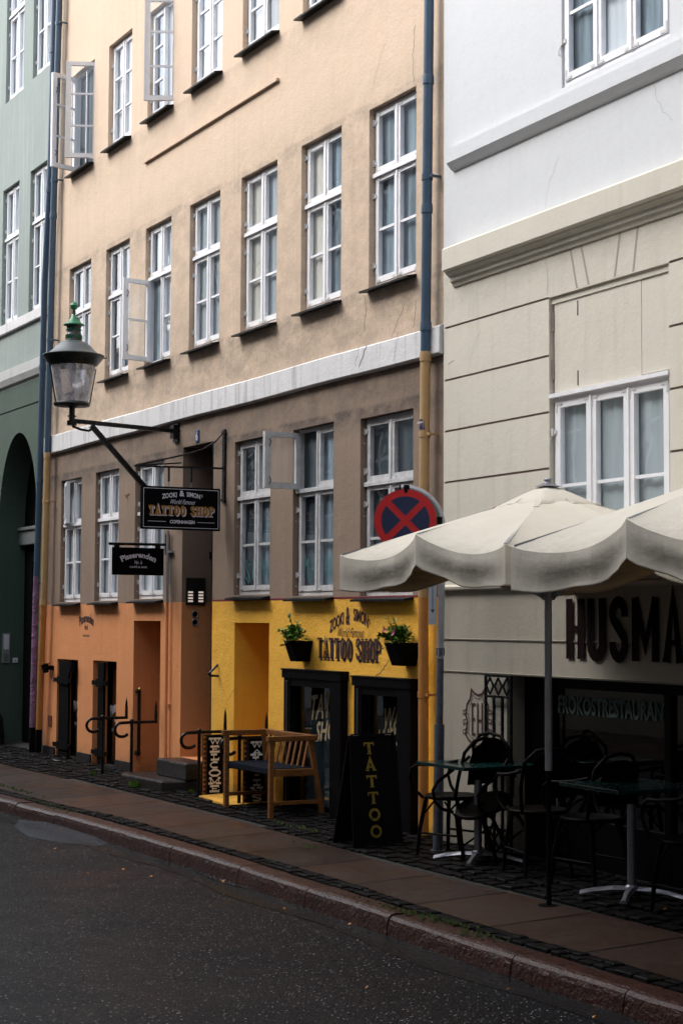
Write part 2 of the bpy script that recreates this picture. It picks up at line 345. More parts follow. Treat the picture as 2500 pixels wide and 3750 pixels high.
def slab_letter(mb,ch,o,rt,up,w,h,thin,thick,mi=0,off=0.):
    e=[0]
    def S(p,t,closed=False): stroke(mb,o,rt,up,p,t,mi,off+e[0],closed); e[0]+=.0003
    def Hb(x0,x1,y): S([(x0,y),(x1,y)],thick)
    t2=thick/2
    if ch=='W': S([(w*.12,h-t2),(w*.32,thin),(w*.5,h*.8)],thin); S([(w*.5,h*.8),(w*.68,thin),(w*.88,h-t2)],thin); Hb(0,w*.34,h-t2); Hb(w*.36,w*.64,h-t2); Hb(w*.66,w,h-t2)
    elif ch=='E': S([(w*.3,thick),(w*.3,h-thick)],thin); Hb(0,w*.95,t2); Hb(w*.05,w*.92,h-t2); S([(w*.3,h*.5),(w*.7,h*.5)],thin); S([(w*.93,thick),(w*.93,h*.36)],thin); S([(w*.9,h-thick),(w*.9,h*.64)],thin)
    elif ch=='L': S([(w*.4,thick),(w*.4,h-thick)],thin); Hb(.1*w,.7*w,h-t2); Hb(0.1*w,w*.9,t2); S([(w*.88,thick),(w*.88,h*.45)],thin)
    elif ch=='C': S(ell(w*.5,h*.5,w*.42,h*.40,50,310),thin*1.3); Hb(w*.3,w*.7,h-t2*.8); Hb(w*.3,w*.7,t2*.8)
    elif ch=='O': S(ell(w*.5,h*.5,w*.42,h*.38,0,342),thin*1.6,True); Hb(w*.25,w*.75,h-t2*.8); Hb(w*.25,w*.75,t2*.8)
    elif ch=='M': S([(w*.18,thick),(w*.18,h-thin)],thin); S([(w*.18,h-thin),(w*.5,h*.2),(w*.82,h-thin)],thin); S([(w*.82,h-thin),(w*.82,thick)],thin); Hb(0,w*.4,t2); Hb(w*.6,w,t2); Hb(.05*w,w*.25,h-t2); Hb(.75*w,w*.95,h-t2)
    elif ch=='A': S([(w*.2,thick),(w*.5,h-thin),(w*.8,thick)],thin); S([(w*.3,h*.42),(w*.7,h*.42)],thin); Hb(0,w*.45,t2); Hb(w*.55,w,t2)
    elif ch=='K': S([(w*.2,thick),(w*.2,h-thick)],thin); S([(w*.2,h*.5),(w*.75,h-thick)],thin); S([(w*.4,h*.6),(w*.8,thick)],thin); Hb(0,w*.4,t2); Hb(w*.6,w,t2); Hb(0,w*.4,h-t2); Hb(w*.6,w,h-t2)
    elif ch=='I': S([(w*.5,thick),(w*.5,h-thick)],thin); Hb(w*.15,w*.85,t2); Hb(w*.15,w*.85,h-t2)
    elif ch=='N': S([(w*.2,thick),(w*.2,h-thick)],thin); S([(w*.2,h-thick),(w*.8,thin)],thin); S([(w*.8,thin),(w*.8,h-thick)],thin); Hb(0,w*.42,t2); Hb(0,w*.35,h-t2); Hb(w*.5,w,h-t2)
    elif ch=='S': S([(w*.9,h*.68),(w*.85,h*.84)]+ell(w*.5,h*.74,w*.38,h*.17,60,220,10)+ell(w*.5,h*.28,w*.4,h*.2,60,-150,12),thin*1.6)
    elif ch=='-': Hb(w*.25,w*.75,h*.5)
def serif_text(mb,t,o,rt,up,w,h,sw,mi=0,off=0.,gap=.16,serif=.5,warp=None):
    "condensed poster capitals, vertical stems thick, small slab ends"
    e=0.; wd={'I':.45,' ':.55,'M':1.35,'W':1.35}; tot=sum(wd.get(c,1) for c in t)+gap*(len(t)-1); u=w/tot; x=0
    def S(p,tk,closed=False):
        nonlocal e
        stroke(mb,o,rt,up,[(a,b) for a,b in p],tk,mi,off+e,closed); e+=.0001
    th=sw*.62
    for c in t:
        cw=wd.get(c,1)*u; l=x+sw/2; r=x+cw-sw/2; m_=(l+r)/2; s2=sw*serif
        def foot(px,y): S([(px-sw*.5-s2,y),(px+sw*.5+s2,y)],th*.6)
        if c=='T': S([(x,h-th/2),(x+cw,h-th/2)],th); S([(m_,0),(m_,h-th)],sw); foot(m_,th*.3); S([(x+th*.3,h-th),(x+th*.3,h-th*1.9)],th*.6); S([(x+cw-th*.3,h-th),(x+cw-th*.3,h-th*1.9)],th*.6)
        elif c=='A': S([(l,0),(m_,h),(r,0)],sw*.92); S([(l+cw*.12,h*.3),(r-cw*.12,h*.3)],th*.7); foot(l,th*.3); foot(r,th*.3)
        elif c=='O': S(ell(m_,h/2,(r-l)/2,h/2-th/2,0,342),sw*.95,True)
        elif c=='H': S([(l,0),(l,h)],sw); S([(r,0),(r,h)],sw); S([(l,h/2),(r,h/2)],th*.8); [foot(a,b) for a in (l,r) for b in (th*.3,h-th*.3)]
        elif c=='P': S([(l,0),(l,h)],sw); S([(l,h-th/2),(m_,h-th/2)]+ell(m_,h*.72,(r-m_),h*.28-th/2,80,-80,8)+[(l,h*.45)],sw*.85); foot(l,th*.3)
        elif c=='S': S([(r,h*.70),(r,h*.8)]+ell(m_,h*.76,(r-l)/2,h*.24-th/2,20,215,9)+ell(m_,h*.26,(r-l)/2,h*.27-th/2,35,-190,11),sw*.9)
        elif c=='U': S([(l,h),(l,h*.25)]+ell(m_,h*.25,(r-l)/2,h*.25-th/2,180,360,8)+[(r,h)],sw); foot(l,h-th*.3); foot(r,h-th*.3)
        elif c=='M': S([(l,0),(l,h)],sw*.9); S([(l,h),(m_,h*.25),(r,h)],sw*.7); S([(r,0),(r,h)],sw*.9)
        x+=cw+gap*u
# ------------------------------------------------------------------ facade panels with real openings
def facade(mb, u0, u1, z0, z1, opens, zones, ubreaks=(), T=None, back=None, y=0., jambmat=None):
    """wall in the plane y, opens=[(uL,uR,zB,zT,depth,backmat or None)], zones=[(z_lo,z_hi,fn(u)->mat)]"""
    T=T or (lambda u,y,z:(u,y,z)); us={u0,u1,*ubreaks}; zs={z0,z1}
    for o in opens: us|={o[0],o[1]}; zs|={o[2],o[3]}
    for a,b,_ in zones: zs|={a,b}
    us=sorted(k for k in us if u0<=k<=u1); zs=sorted(k for k in zs if z0<=k<=z1)
    def zmat(u,z):
        for a,b,fn in zones:
            if a<=z<=b: return fn(u)
        return 0
    for i in range(len(us)-1):
        for j in range(len(zs)-1):
            uc=(us[i]+us[i+1])/2; zc=(zs[j]+zs[j+1])/2
            if us[i+1]-us[i]<1e-5 or zs[j+1]-zs[j]<1e-5: continue
            if any(o[0]<uc<o[1] and o[2]<zc<o[3] for o in opens): continue
            mb.add([T(us[i],y,zs[j]),T(us[i+1],y,zs[j]),T(us[i+1],y,zs[j+1]),T(us[i],y,zs[j+1])],[(0,1,2,3)],zmat(uc,zc))
    for (a,b,c,d,dep,bm) in opens:
        zz=[c]+[z for z in zs if c<z<d]+[d]
        for j in range(len(zz)-1):
            m=zmat(a-.001,(zz[j]+zz[j+1])/2)
            mb.add([T(a,y,zz[j]),T(a,y+dep,zz[j]),T(a,y+dep,zz[j+1]),T(a,y,zz[j+1])],[(3,2,1,0)],m)
            m=zmat(b+.001,(zz[j]+zz[j+1])/2)
            mb.add([T(b,y,zz[j]),T(b,y+dep,zz[j]),T(b,y+dep,zz[j+1]),T(b,y,zz[j+1])],[(0,1,2,3)],m)
        mb.add([T(a,y,d),T(b,y,d),T(b,y+dep,d),T(a,y+dep,d)],[(0,1,2,3)],zmat((a+b)/2,d+.001))
        mb.add([T(a,y,c),T(b,y,c),T(b,y+dep,c),T(a,y+dep,c)],[(3,2,1,0)],zmat((a+b)/2,c-.001))
        if bm is not None: mb.add([T(a,y+dep,c),T(b,y+dep,c),T(b,y+dep,d),T(a,y+dep,d)],[(0,1,2,3)],bm)
# ------------------------------------------------------------------ ground
def gz(y): return .08+.04*y if y > -2.6 else -.024
def kerb_y(x):
    P=[(-40,-3.2),(-14,-2.55),(-8,-2.22),(-5.16,-2.06),(-3.49,-1.96),(-.66,-1.93),(1.86,-1.98),(3.63,-2.02),(6,-2.03),(40,-2.1)]
    for (a,b),(c,d) in zip(P,P[1:]):
        if a<=x<=c: return b+(d-b)*(x-a)/(c-a)
    return P[-1][1]
g=MB(); g.add([(-90,-60,-.13),(60,-60,-.13),(60,40,-.13),(-90,40,-.13)],[(0,1,2,3)])
tag(g.build('road',M['road']),kind='structure')
xs=[-40,-25,-14]+[-12+.5*i for i in range(44)]+[14,25,40]
def strip(name,ya,yb,mat,dz=0,flat=None):
    mb=MB()
    for a,b in zip(xs,xs[1:]):
        f=lambda x,y:(x,y(x),dz if name=='gutter' else gz(y(x))+dz)
        mb.add([f(a,ya),f(b,ya),f(b,yb),f(a,yb)],[(0,1,2,3)])
    return tag(mb.build(name,mat),kind='structure')
kin=lambda x:kerb_y(x)+.19
near=lambda x:kerb_y(x)+.34+.02*math.sin(x*1.7)
far=lambda x:-.86-.05*math.sin(x*.6+1)-(.06 if x>0 else 0)
strip('pavement_bed',kin,lambda x:.6,M['dirt'],-.012)
strip('pavement_slabs',near,far,M['slab'],.0)
strip('gutter',lambda x:kerb_y(x)-.24-.05*math.sin(x*2.3),lambda x:kerb_y(x)+.02,asphalt('wet_gutter_dirt',(.0022,.0020,.0022),(.12,.11,.10),.25,.5),-.127-.0)
# kerb stones with worn rounded arris
kb=MB(); x=-20.; random.seed(3)
while x<14:
    L=random.uniform(.95,1.5)
    if abs(x+L-(-3.95))<.5: L=-3.95-x
    n=16; zo=random.uniform(-.006,.006); prof=[(.20,-.02),(.20,.0),(.055,.002),(.028,-.004),(.008,-.022),(.0,-.05),(-.012,-.15)]
    vs=[]
    for i in range(n+1):
        xx=x+.004+(L-.012)*i/n; ky=kerb_y(xx)
        for (dy,z) in prof:
            q=noise.noise(Vector((xx*3,dy*9,z*9)))*.006+noise.noise(Vector((xx*13,dy*20,z*20)))*.005
            vs.append((xx,ky+dy+q,z+zo+q*.6))
    m=len(prof); fs=[(i*m+j,i*m+j+1,(i+1)*m+j+1,(i+1)*m+j) for i in range(n) for j in range(m-1)]
    fs+=[tuple(range(m)),tuple(range(n*m,n*m+m))[::-1]]
    kb.add(vs,fs,0,False); x+=L
tag(kb.build('kerb',M['kerb']),kind='structure')
# setts: uneven granite cobbles beside the kerb and along the house walls
def sett(mb,cx,cy,sx,sy,h,rot):
    c,s=math.cos(rot),math.sin(rot); vs=[]
    for (k,zz) in ((1,-.03),(1,h*.55),(.78,h)):
        for (a,b) in ((-1,-1),(1,-1),(1,1),(-1,1)):
            u=a*sx/2*k*random.uniform(.93,1.05); v=b*sy/2*k*random.uniform(.93,1.05); X=cx+c*u-s*v; Y=cy+s*u+c*v
            vs.append((X,Y,gz(cy)+zz))
    mb.add(vs,[(0,1,5,4),(1,2,6,5),(2,3,7,6),(3,0,4,7),(4,5,9,8),(5,6,10,9),(6,7,11,10),(7,4,8,11),(8,9,10,11)])
st=MB(); random.seed(5)
x=-13.
while x<8:
    a,b=kin(x)+.01,near(x)-.005; n=max(1,round((b-a)/.085)); wdt=random.uniform(.08,.15)
    for i in range(n): sett(st,x,a+(i+.5)*(b-a)/n,wdt*.93,(b-a)/n*.9,random.uniform(.0,.014),random.uniform(-.08,.08))
    x+=wdt+.008
tag(st.build('kerbside_setts',M['sett']),kind='structure')
st=MB(); y=-.82
rowi=0
while y<-.02:
    x=-13.; d=random.uniform(.09,.12)
    while x<8:
        wdt=random.uniform(.09,.17)
        if y>far(x)+.04: sett(st,x,y,wdt*.92,d*.9,random.uniform(-.006,.016),random.uniform(-.1,.1))
        x+=wdt+.01
    y+=d+.008
tag(st.build('wallside_setts',M['sett']),kind='structure')
# darker asphalt repair beside the kerb, low mound
pm=MB(); ring=[(-4.62,-2.12),(-4.1,-2.34),(-3.3,-2.46),(-2.7,-2.34),(-2.42,-2.10),(-2.5,-1.98),(-3.4,-1.98),(-4.2,-2.02)]
cx=sum(p[0] for p in ring)/8; cy=-2.12
inner=[(cx+(a-cx)*.75,cy+(b-cy)*.7) for a,b in ring]
pm.add([(a,b,-.127) for a,b in ring]+[(a,b,-.108+.02*(b>-2.1)) for a,b in inner]+[(cx,cy,-.09)],
       [(i,(i+1)%8,8+(i+1)%8,8+i) for i in range(8)]+[(8+i,8+(i+1)%8,16) for i in range(8)],0,True)
tag(pm.build('asphalt_patch',M['patch']),kind='structure')
pd=MB(); q=on(2,-.124,815,3222); pd.add([(q.x+.62*math.cos(a*.449)*(1+.15*math.sin(a*2.1)),q.y+.03+.085*math.sin(a*.449)*(1+.2*math.cos(a*1.7)),-.124) for a in range(14)],[tuple(range(14))])
pw=pbr('dark_water',(.003,.003,.004),.04,0,3,0); pw.node_tree.nodes['Principled BSDF'].inputs['Roughness'].default_value=.04
for l_ in list(pw.node_tree.links):
    if l_.to_socket.name=='Roughness': pw.node_tree.links.remove(l_)
tag(pd.build('puddle',pw),kind='structure')
# the other side of the street, behind the camera: pavement and a row of houses that the windows mirror
OY=-9.6
op=MB(); op.box((-60,OY,-.14),(40,-6.9,-.01)); tag(op.build('far_pavement',M['slab']),kind='structure')
M['opp1']=plaster('pale_yellow_render',(.20,.18,.14)); M['opp2']=plaster('grey_blue_render',(.38,.40,.42)); M['opp3']=plaster('grey_white_render',(.30,.305,.315))
M['roof']=pbr('red_roof_tiles',(.25,.08,.05),.8,.5,8,.5,30)
oppx=[(-46,-30,'opp3',9.4,'grey white town house far along the opposite side of the street'),(-30,-17,'opp2',12.8,'grey blue town house across the street from the green house'),
      (-17,-3,'opp1',12.8,'pale yellow town house across the street from the tattoo shop'),(-3,12,'opp3',13.2,'grey white town house across the street from the restaurant'),(12,28,'opp2',12.4,'grey blue town house across the street behind the camera')]
for a,b,mt,hh,lab in oppx:
    t=thing('town_house',lab,'building',((a+b)/2,OY,0),group='houses on the opposite side of the street')
    TT=lambda u,y,z:(a+b-u,OY-y,z)
    wins=[]; u=a+1.0
    while u<b-1.2:
        for z in (1.2,4.1,6.9,9.7):
            if z+1.7<hh-.3: wins.append((u,u+1.0,z,z+1.7,.18,None))
        u+=2.1
    mb=MB(); facade(mb,a,b,-.1,hh,wins,[(-.1,hh,lambda u:0)],T=TT)
    mb.box((a,OY-8,-.1),(a+.1,OY-.1,hh)); mb.box((b-.1,OY-8,-.1),(b,OY-.1,hh)); mb.build('wall',M[mt],t)
    rf=MB(); rf.add([(a,OY+.2,hh),(b,OY+.2,hh),(b,OY-4,hh+2.0),(a,OY-4,hh+2.0),(a,OY-8.2,hh),(b,OY-8.2,hh)],[(0,1,2,3),(3,2,5,4)]); rf.build('roof',M['roof'],t)
    fr=MB(); gl=MB()
    for (p,q,c,d,_,_) in wins:
        for X in (p,(p+q)/2-.03,q-.06): fr.box((a+b-X,OY-.1,c),(a+b-X-.06,OY-.16,d))
        for Z in (c,c+1.05,d-.06): fr.box((a+b-p,OY-.1,Z),(a+b-q,OY-.15,Z+.06))
        gl.add([(a+b-p,OY-.17,c),(a+b-q,OY-.17,c),(a+b-q,OY-.17,d),(a+b-p,OY-.17,d)],[(0,1,2,3)])
    fr.build('window_frames',M['wood_white'],t); gl.build('window_panes',M['interior'],t)
# the street bends away at both ends: more houses close it off
def plain_house(label,x0,y0,x1,y1,hh,mt):
    t=thing('town_house',label,'building',((x0+x1)/2,(y0+y1)/2,0)); mb=MB(); mb.box((x0,y0,-.14),(x1,y1,hh)); mb.build('wall',M[mt],t)
    rf=MB(); xm,ym=(x0+x1)/2,(y0+y1)/2; rf.add([(x0-.2,y0-.2,hh),(x1+.2,y0-.2,hh),(x1+.2,y1+.2,hh),(x0-.2,y1+.2,hh),(x0,ym,hh+2.5),(x1,ym,hh+2.5)],[(0,1,5,4),(2,3,4,5),(1,2,5),(3,0,4)]); rf.build('roof',M['roof'],t)
    wd=MB()
    for z in (1.2,4.1,6.9,9.7):
        if z+1.7>hh: continue
        if x1-x0>y1-y0:
            u=x0+1.
            while u<x1-1.5: wd.box((u,y0-.03,z),(u+1,y0-.005,z+1.6)); u+=2.1
        else:
            u=y0+1.; xf=x0-.03 if x0>0 else x1+.03
            while u<y1-1.5: wd.box((xf,u,z),(xf-.025*(1 if x0<0 else -1),u+1,z+1.6)); u+=2.1
    wd.build('windows',M['interior'],t)
plain_house('grey white town house beyond the restaurant, on the same side of the street',9.2,-.45,27.8,6,12.4,'opp3')
plain_house('grey blue town house beyond the green house, on the same side of the street',-45.8,0,-17.2,6,12,'opp2')
plain_house('pale town house closing the street behind the camera',28.3,-9.4,36,5.8,12.5,'opp1')
plain_house('pale town house closing the far end of the street',-56,-9.4,-46.4,5.8,10.5,'opp1')
# ------------------------------------------------------------------ windows
ID=lambda u,y,z:(u,y,z)
def tbox(mb,T,a,b,mi=0):
    n=len(mb.v); mb.box(a,b,mi); mb.v[n:]=[T(*p) for p in mb.v[n:]]
def window(parent,u0,u1,z0,z1,dep=.065,cols=2,rows=((0,.62,2),(.64,1,1)),T=ID,cur=(0,1),opened=None,missing=(),hinges=True,sill=True,frame=M['wood_white'],label=None,stile=.05):
    """frame, sashes, panes, blinds, hinges and sill; missing=[(col,row)], opened=[(col,row,side,angle)]"""
    fr=MB(); pn=MB(); w_=u1-u0; h_=z1-z0; fw=.032; e=.004
    for a,b,c,d in ((u0+e,u0+fw,z0,z1-e),(u1-fw,u1-e,z0,z1-e),(u0+fw,u1-fw,z1-fw,z1-e),(u0+fw,u1-fw,z0,z0+fw+.01)):
        tbox(fr,T,(a,dep,c),(b,dep+.07,d))
    iu0,iu1,iz0,iz1=u0+fw,u1-fw,z0+fw+.01,z1-fw; cw=(iu1-iu0)/cols
    for ri,(ra,rb,np_) in enumerate(rows):
        za=iz0+(iz1-iz0)*ra; zb=iz0+(iz1-iz0)*rb
        if ri>0: tbox(fr,T,(u0+.006,dep-.035,za-.034),(u1-.006,dep+.05,za-.004)); tbox(fr,T,(u0+.004,dep-.03,za-.004),(u1-.004,dep-.0,za+.006),0)
        for ci in range(cols):
            a=iu0+cw*ci; b=a+cw
            if ci>0: tbox(fr,T,(a-.011,dep-.022,za+.002),(a+.011,dep-.012,zb-.002))
            if (ci,ri) in missing: continue
            s=stile
            for p in ((a+.002,a+s,za+.002,zb-.002),(b-s,b-.002,za+.002,zb-.002)): tbox(fr,T,(p[0],dep-.012,p[2]),(p[1],dep+.03,p[3]))
            for p in ((za+.003,za+s*1.15),(zb-s*.85,zb-.003)): tbox(fr,T,(a+s,dep-.010,p[0]),(b-s,dep+.029,p[1]))
            for k in range(1,np_): 
                zm=za+(zb-za)*k/np_; tbox(fr,T,(a+s,dep-.004,zm-.012),(b-s,dep+.02,zm+.012))
            # forged corner plates
            for cu,sg in ((a+.006,1),(b-.006,-1)):
                for cz,sz in ((za+.010,1),(zb-.010,-1)):
                    tbox(fr,T,(cu,dep-.0155,cz),(cu+sg*.075,dep-.012,cz+sz*.020),1); tbox(fr,T,(cu+sg*.001,dep-.016,cz+sz*.02),(cu+sg*.018,dep-.012,cz+sz*.075),1)
            pn.add([T(a+s*.9,dep+.012,za+.03),T(b-s*.9,dep+.012,za+.03),T(b-s*.9,dep+.012,zb-.03),T(a+s*.9,dep+.012,zb-.03)],[(0,1,2,3)])
    wd=fr.build('window',[frame,M['hinge']],parent)
    if label: wd['label']=label
    pn.build('pane',M['glass'],wd)
    cc=MB()
    for ci in range(cols):
        a=u0+w_*ci/cols-(.10 if ci else .22); b=u0+w_*(ci+1)/cols-(.10 if ci<cols-1 else -.05); k=cur[ci%len(cur)]
        N=10; vs=[]
        for i in range(N+1):
            yy=dep+.046+.008*math.sin(i*2.3+ci)
            vs+= [T(a+(b-a)*i/N,yy,z0-.05),T(a+(b-a)*i/N,yy,z1+.05)]
        cc.add(vs,[(2*i,2*i+2,2*i+3,2*i+1) for i in range(N)],ci,True)
    cc.build('curtain',[CUR[cur[ci%len(cur)]] for ci in range(cols)],wd)
    if hinges:
        for ri,(ra,rb,np_) in enumerate(rows):
            za=iz0+(iz1-iz0)*ra; zb=iz0+(iz1-iz0)*rb
            for zz in (za+(zb-za)*.14,za+(zb-za)*.80):
                hg=MB(); tbox(hg,T,(u0-.004,dep-.030,zz),(u0+.018,dep-.008,zz+.055)); tbox(hg,T,(u0+.016,dep-.02,zz+.01),(u0+.05,dep-.0125,zz+.04))
                hg.tube([T(u0-.002,dep-.02,zz),T(u0-.014,dep-.035,zz-.03),T(u0-.008,dep-.04,zz-.07),T(u0+.004,dep-.02,zz-.085)],.005,5)
                hg.build('hinge',M['hinge'],wd)
    if sill:
        sl_=MB(); a,b=u0-.015,u1+.012
        pts=[(dep+.0,z0-.002),(-.095,z0-.034),(-.095,z0-.052),(dep,z0-.03)]
        sl_.add([T(a,y,z) for y,z in pts]+[T(b,y,z) for y,z in pts],[(0,1,2,3),(7,6,5,4),(0,4,5,1),(1,5,6,2),(2,6,7,3),(3,7,4,0)]); sl_.build('sill',M['sill'],wd)
    for (ci,ri,side,ang) in (opened or ()):
        ra,rb,np_=rows[ri]; za=iz0+(iz1-iz0)*ra+.004; zb=iz0+(iz1-iz0)*rb-.004; hu=iu0+.004 if side<0 else iu1-.004
        d=Vector((-side*math.cos(ang),-math.sin(ang),0)); nrm=Vector((-d.y,d.x,0)) if side<0 else Vector((d.y,-d.x,0)); wd_=cw-.004
        S=lambda s_,t_,z: T(hu+d.x*s_+nrm.x*t_,dep-.012+d.y*s_+nrm.y*t_,z)
        sa=MB(); s=stile; tk=.042
        for p,q,r,t in ((0,s,za,zb),(wd_-s,wd_,za,zb),(s,wd_-s,za,za+s*1.15),(s,wd_-s,zb-s,zb)): tbox(sa,S,(p,-tk/2,r),(q,tk/2,t))
        tbox(sa,S,(wd_,-tk/2-.008,za),(wd_+.012,tk/2-.01,zb))
        for k in range(1,np_): zm=za+(zb-za)*k/np_; tbox(sa,S,(s,-.012,zm-.012),(wd_-s,.012,zm+.012))
        sa.add([S(s*.8,0,za+.03),S(wd_-s*.8,0,za+.03),S(wd_-s*.8,0,zb-.03),S(s*.8,0,zb-.03)],[(0,1,2,3)],1)
        for zz in (za+(zb-za)*.15,za+(zb-za)*.82): sa.tube([S(wd_-.03,tk/2+.004,zz+.03),S(wd_-.045,tk/2+.012,zz),S(wd_-.03,tk/2+.016,zz-.03),S(wd_-.025,tk/2+.01,zz-.05)],.004,5,2)
        ob=sa.build('open_sash',[frame,M['glass'],M['iron']],wd); ob['label']='window sash standing open'
    return wd
# ------------------------------------------------------------------ the tan house
tan=thing('town_house','tan rendered town house with orange and yellow painted ground floor and many white casement windows','building',(-5,0,0))
Z0=-.02; ZT=11.3; XL=-10.28
def P2(px,py,off=0.): p=on(1,-off,px,py); return p.x,p.z
F1=[(-9.477,-8.645),(-8.105,-7.294),(-6.775,-5.985),(-5.45,-4.626),(-4.089,-3.231),(-2.697,-1.868),(-1.338,-.504)]
z1s,z1t=4.86,6.50
z2s=[7.765,7.775,7.805,7.815,7.835,7.79]; z2t=9.105
F2=[(-9.47,-8.62),(-8.10,-7.30),(-6.77,-5.97),(-5.45,-4.61),(-4.09,-3.22),(-2.69,-1.86),(-1.33,-.5)]
G0=[(-9.676,-8.881,3.70),(-8.367,-7.546,3.712),(-7.014,-6.116,3.717),(-4.194,-3.339,3.722),(-2.834,-1.994,3.72),(-1.478,-.542,3.69)]
z0s=[2.095,2.10,2.11,2.125,2.10,2.085]
D6=(-5.569,-4.735,.36,3.785)
op=[]
for a,b in F1: op.append((a,b,z1s,z1t,.10,None))
for i,(a,b) in enumerate(F2): op.append((a,b,z2s[min(i,5)],z2t,.10,None))
for i,(a,b,t) in enumerate(G0): op.append((a,b,z0s[i],t,.10,None))
op.append((*D6,.36,None))
OR=(-7.0,-6.17,-.01,1.855,.62,1); YR=(-4.16,-3.34,-.01,1.84,.62,3)
OL=[(-9.73,-8.92,.06,1.35),(-8.37,-7.55,.06,1.36)]
TD=[(-3.0,-1.86,.0,1.36),(-1.55,-.62,.0,1.345)]
op+= [OR,YR]+[(*o,.24,None) for o in OL]+[(a,b,c,d,.13,None) for a,b,c,d in TD]
panel=(-6.70,-3.29,8.02,8.55); pa=P2(534,601); pb=P2(1023,293)
op.append((pa[0],pb[0],8.02,(pa[1]+pb[1])/2 if False else pa[1],.03,0)) if False else None
ZB=2.065
low=lambda u: 2 if u<-4.74 else 3
mats=[M['tan'],M['brown'],M['orange'],M['yellow']]
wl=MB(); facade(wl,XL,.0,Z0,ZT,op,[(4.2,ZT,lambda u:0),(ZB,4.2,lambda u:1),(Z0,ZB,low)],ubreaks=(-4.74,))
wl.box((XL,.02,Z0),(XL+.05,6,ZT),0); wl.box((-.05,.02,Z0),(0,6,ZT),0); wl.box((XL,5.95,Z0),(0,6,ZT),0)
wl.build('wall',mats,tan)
ib=MB(); ib.box((XL+.1,.75,Z0),(-.1,.8,ZT)); 
for zz in (2.0,4.6,7.5): ib.box((XL+.1,.37,zz-.06),(-.1,.75,zz))
ib.build('interior',M['interior'],tan)
rf=MB(); rf.add([(XL,-.25,ZT),(0,-.25,ZT),(0,3,ZT+2.4),(XL,3,ZT+2.4),(XL,6.2,ZT),(0,6.2,ZT)],[(0,1,2,3),(3,2,5,4),(0,3,4),(1,5,2),(0,4,5,1)]); rf.build('roof',M['roof'],tan)
cn=MB()
prof=[(0,4.085),(-.05,4.09),(-.062,4.10),(-.062,4.315),(-.05,4.325),(0,4.345)]
us=[XL+.02+(0-.04-XL)*i/30 for i in range(31)]
vs=[(u,y,z+.004*math.sin(u*2.1)) for u in us for y,z in prof]; m=len(prof)
cn.add(vs,[(i*m+j,(i+1)*m+j,(i+1)*m+j+1,i*m+j+1) for i in range(30) for j in range(m-1)]+[tuple(range(m))[::-1],tuple(range(30*m,31*m))]); cn.build('cornice',M['wbelt'],tan)
# raised string course above the sunken panel on the upper floor
lp=MB(); xa,za=pa; xb,zb=pb; zm=(za+zb)/2
lp.box((xa,-.035,zm),(xb,.0,zm+.03)); lp.build('string_course',M['tan'],tan)
rl=MB(); rl.box((-4.72,-.003,ZB+.0),(-.02,.0,ZB+.016)); rl.build('painted_line',pbr('red_line',(.16,.005,.02),.7),tan)
R3=((0,.333,1),(.333,.666,1),(.666,1,1))
one=((0,1,3),)
curF1=[(4,2),(2,4),(4,3),(1,1),(0,1),(0,4),(4,4)]
for i,(a,b) in enumerate(F1):
    kw={}
    if i==2: kw=dict(missing=[(0,0)],opened=[(0,0,-1,rad(80))])
    window(tan,a,b,z1s,z1t,cur=curF1[i],**kw)
curF2=[(2,2),(3,3),(2,3),(3,3),(1,2),(2,2),(1,1)]
for i,(a,b) in enumerate(F2):
    kw={}
    if i==0: kw=dict(missing=[(0,0),(1,0)],opened=[(0,0,-1,rad(73)),(1,0,1,rad(66))])
    if i==2: kw=dict(missing=[(1,0)],opened=[(1,0,1,rad(62))])
    window(tan,a,b,z2s[min(i,5)],z2t,rows=one,cur=curF2[i],**kw)
curG=[(1,1),(1,3),(3,1),(2,4),(2,4),(2,2)]
for i,(a,b,t) in enumerate(G0):
    kw={}
    if i==4: kw=dict(missing=[(0,1)],opened=[(0,1,-1,rad(86))])
    if i==0: kw=dict(missing=[(0,1)],opened=[(0,1,-1,rad(14))])
    window(tan,a,b,z0s[i],t,cur=curG[i],frame=M['wood_dirty'] if i>2 else M['wood_white'],**kw)
# door of number 6 at the back of its recess
a,b,c,d=D6
dr=MB(); dr.box((a+.02,.36,c),(b-.02,.42,2.55)); dr.box((a,.33,2.55),(b,.41,2.63)); dr.box((a+.02,.37,2.63),(b-.02,.41,d-.02)); dr.box((b-.075,.02,c),(b-.004,.36,d-.01))
for zz in (.5,1.25,1.95):
    for uu in (a+.1,(a+b)/2+.04): dr.box((uu,.345,zz),(uu+.27,.36,zz+.55))
dd=dr.build('door',M['black'],tan); hn=MB(); hn.tube([(a+.1,.34,1.3),(a+.1,.28,1.3),(a+.2,.28,1.3)],.01,8); hn.build('handle',M['alu'],dd)
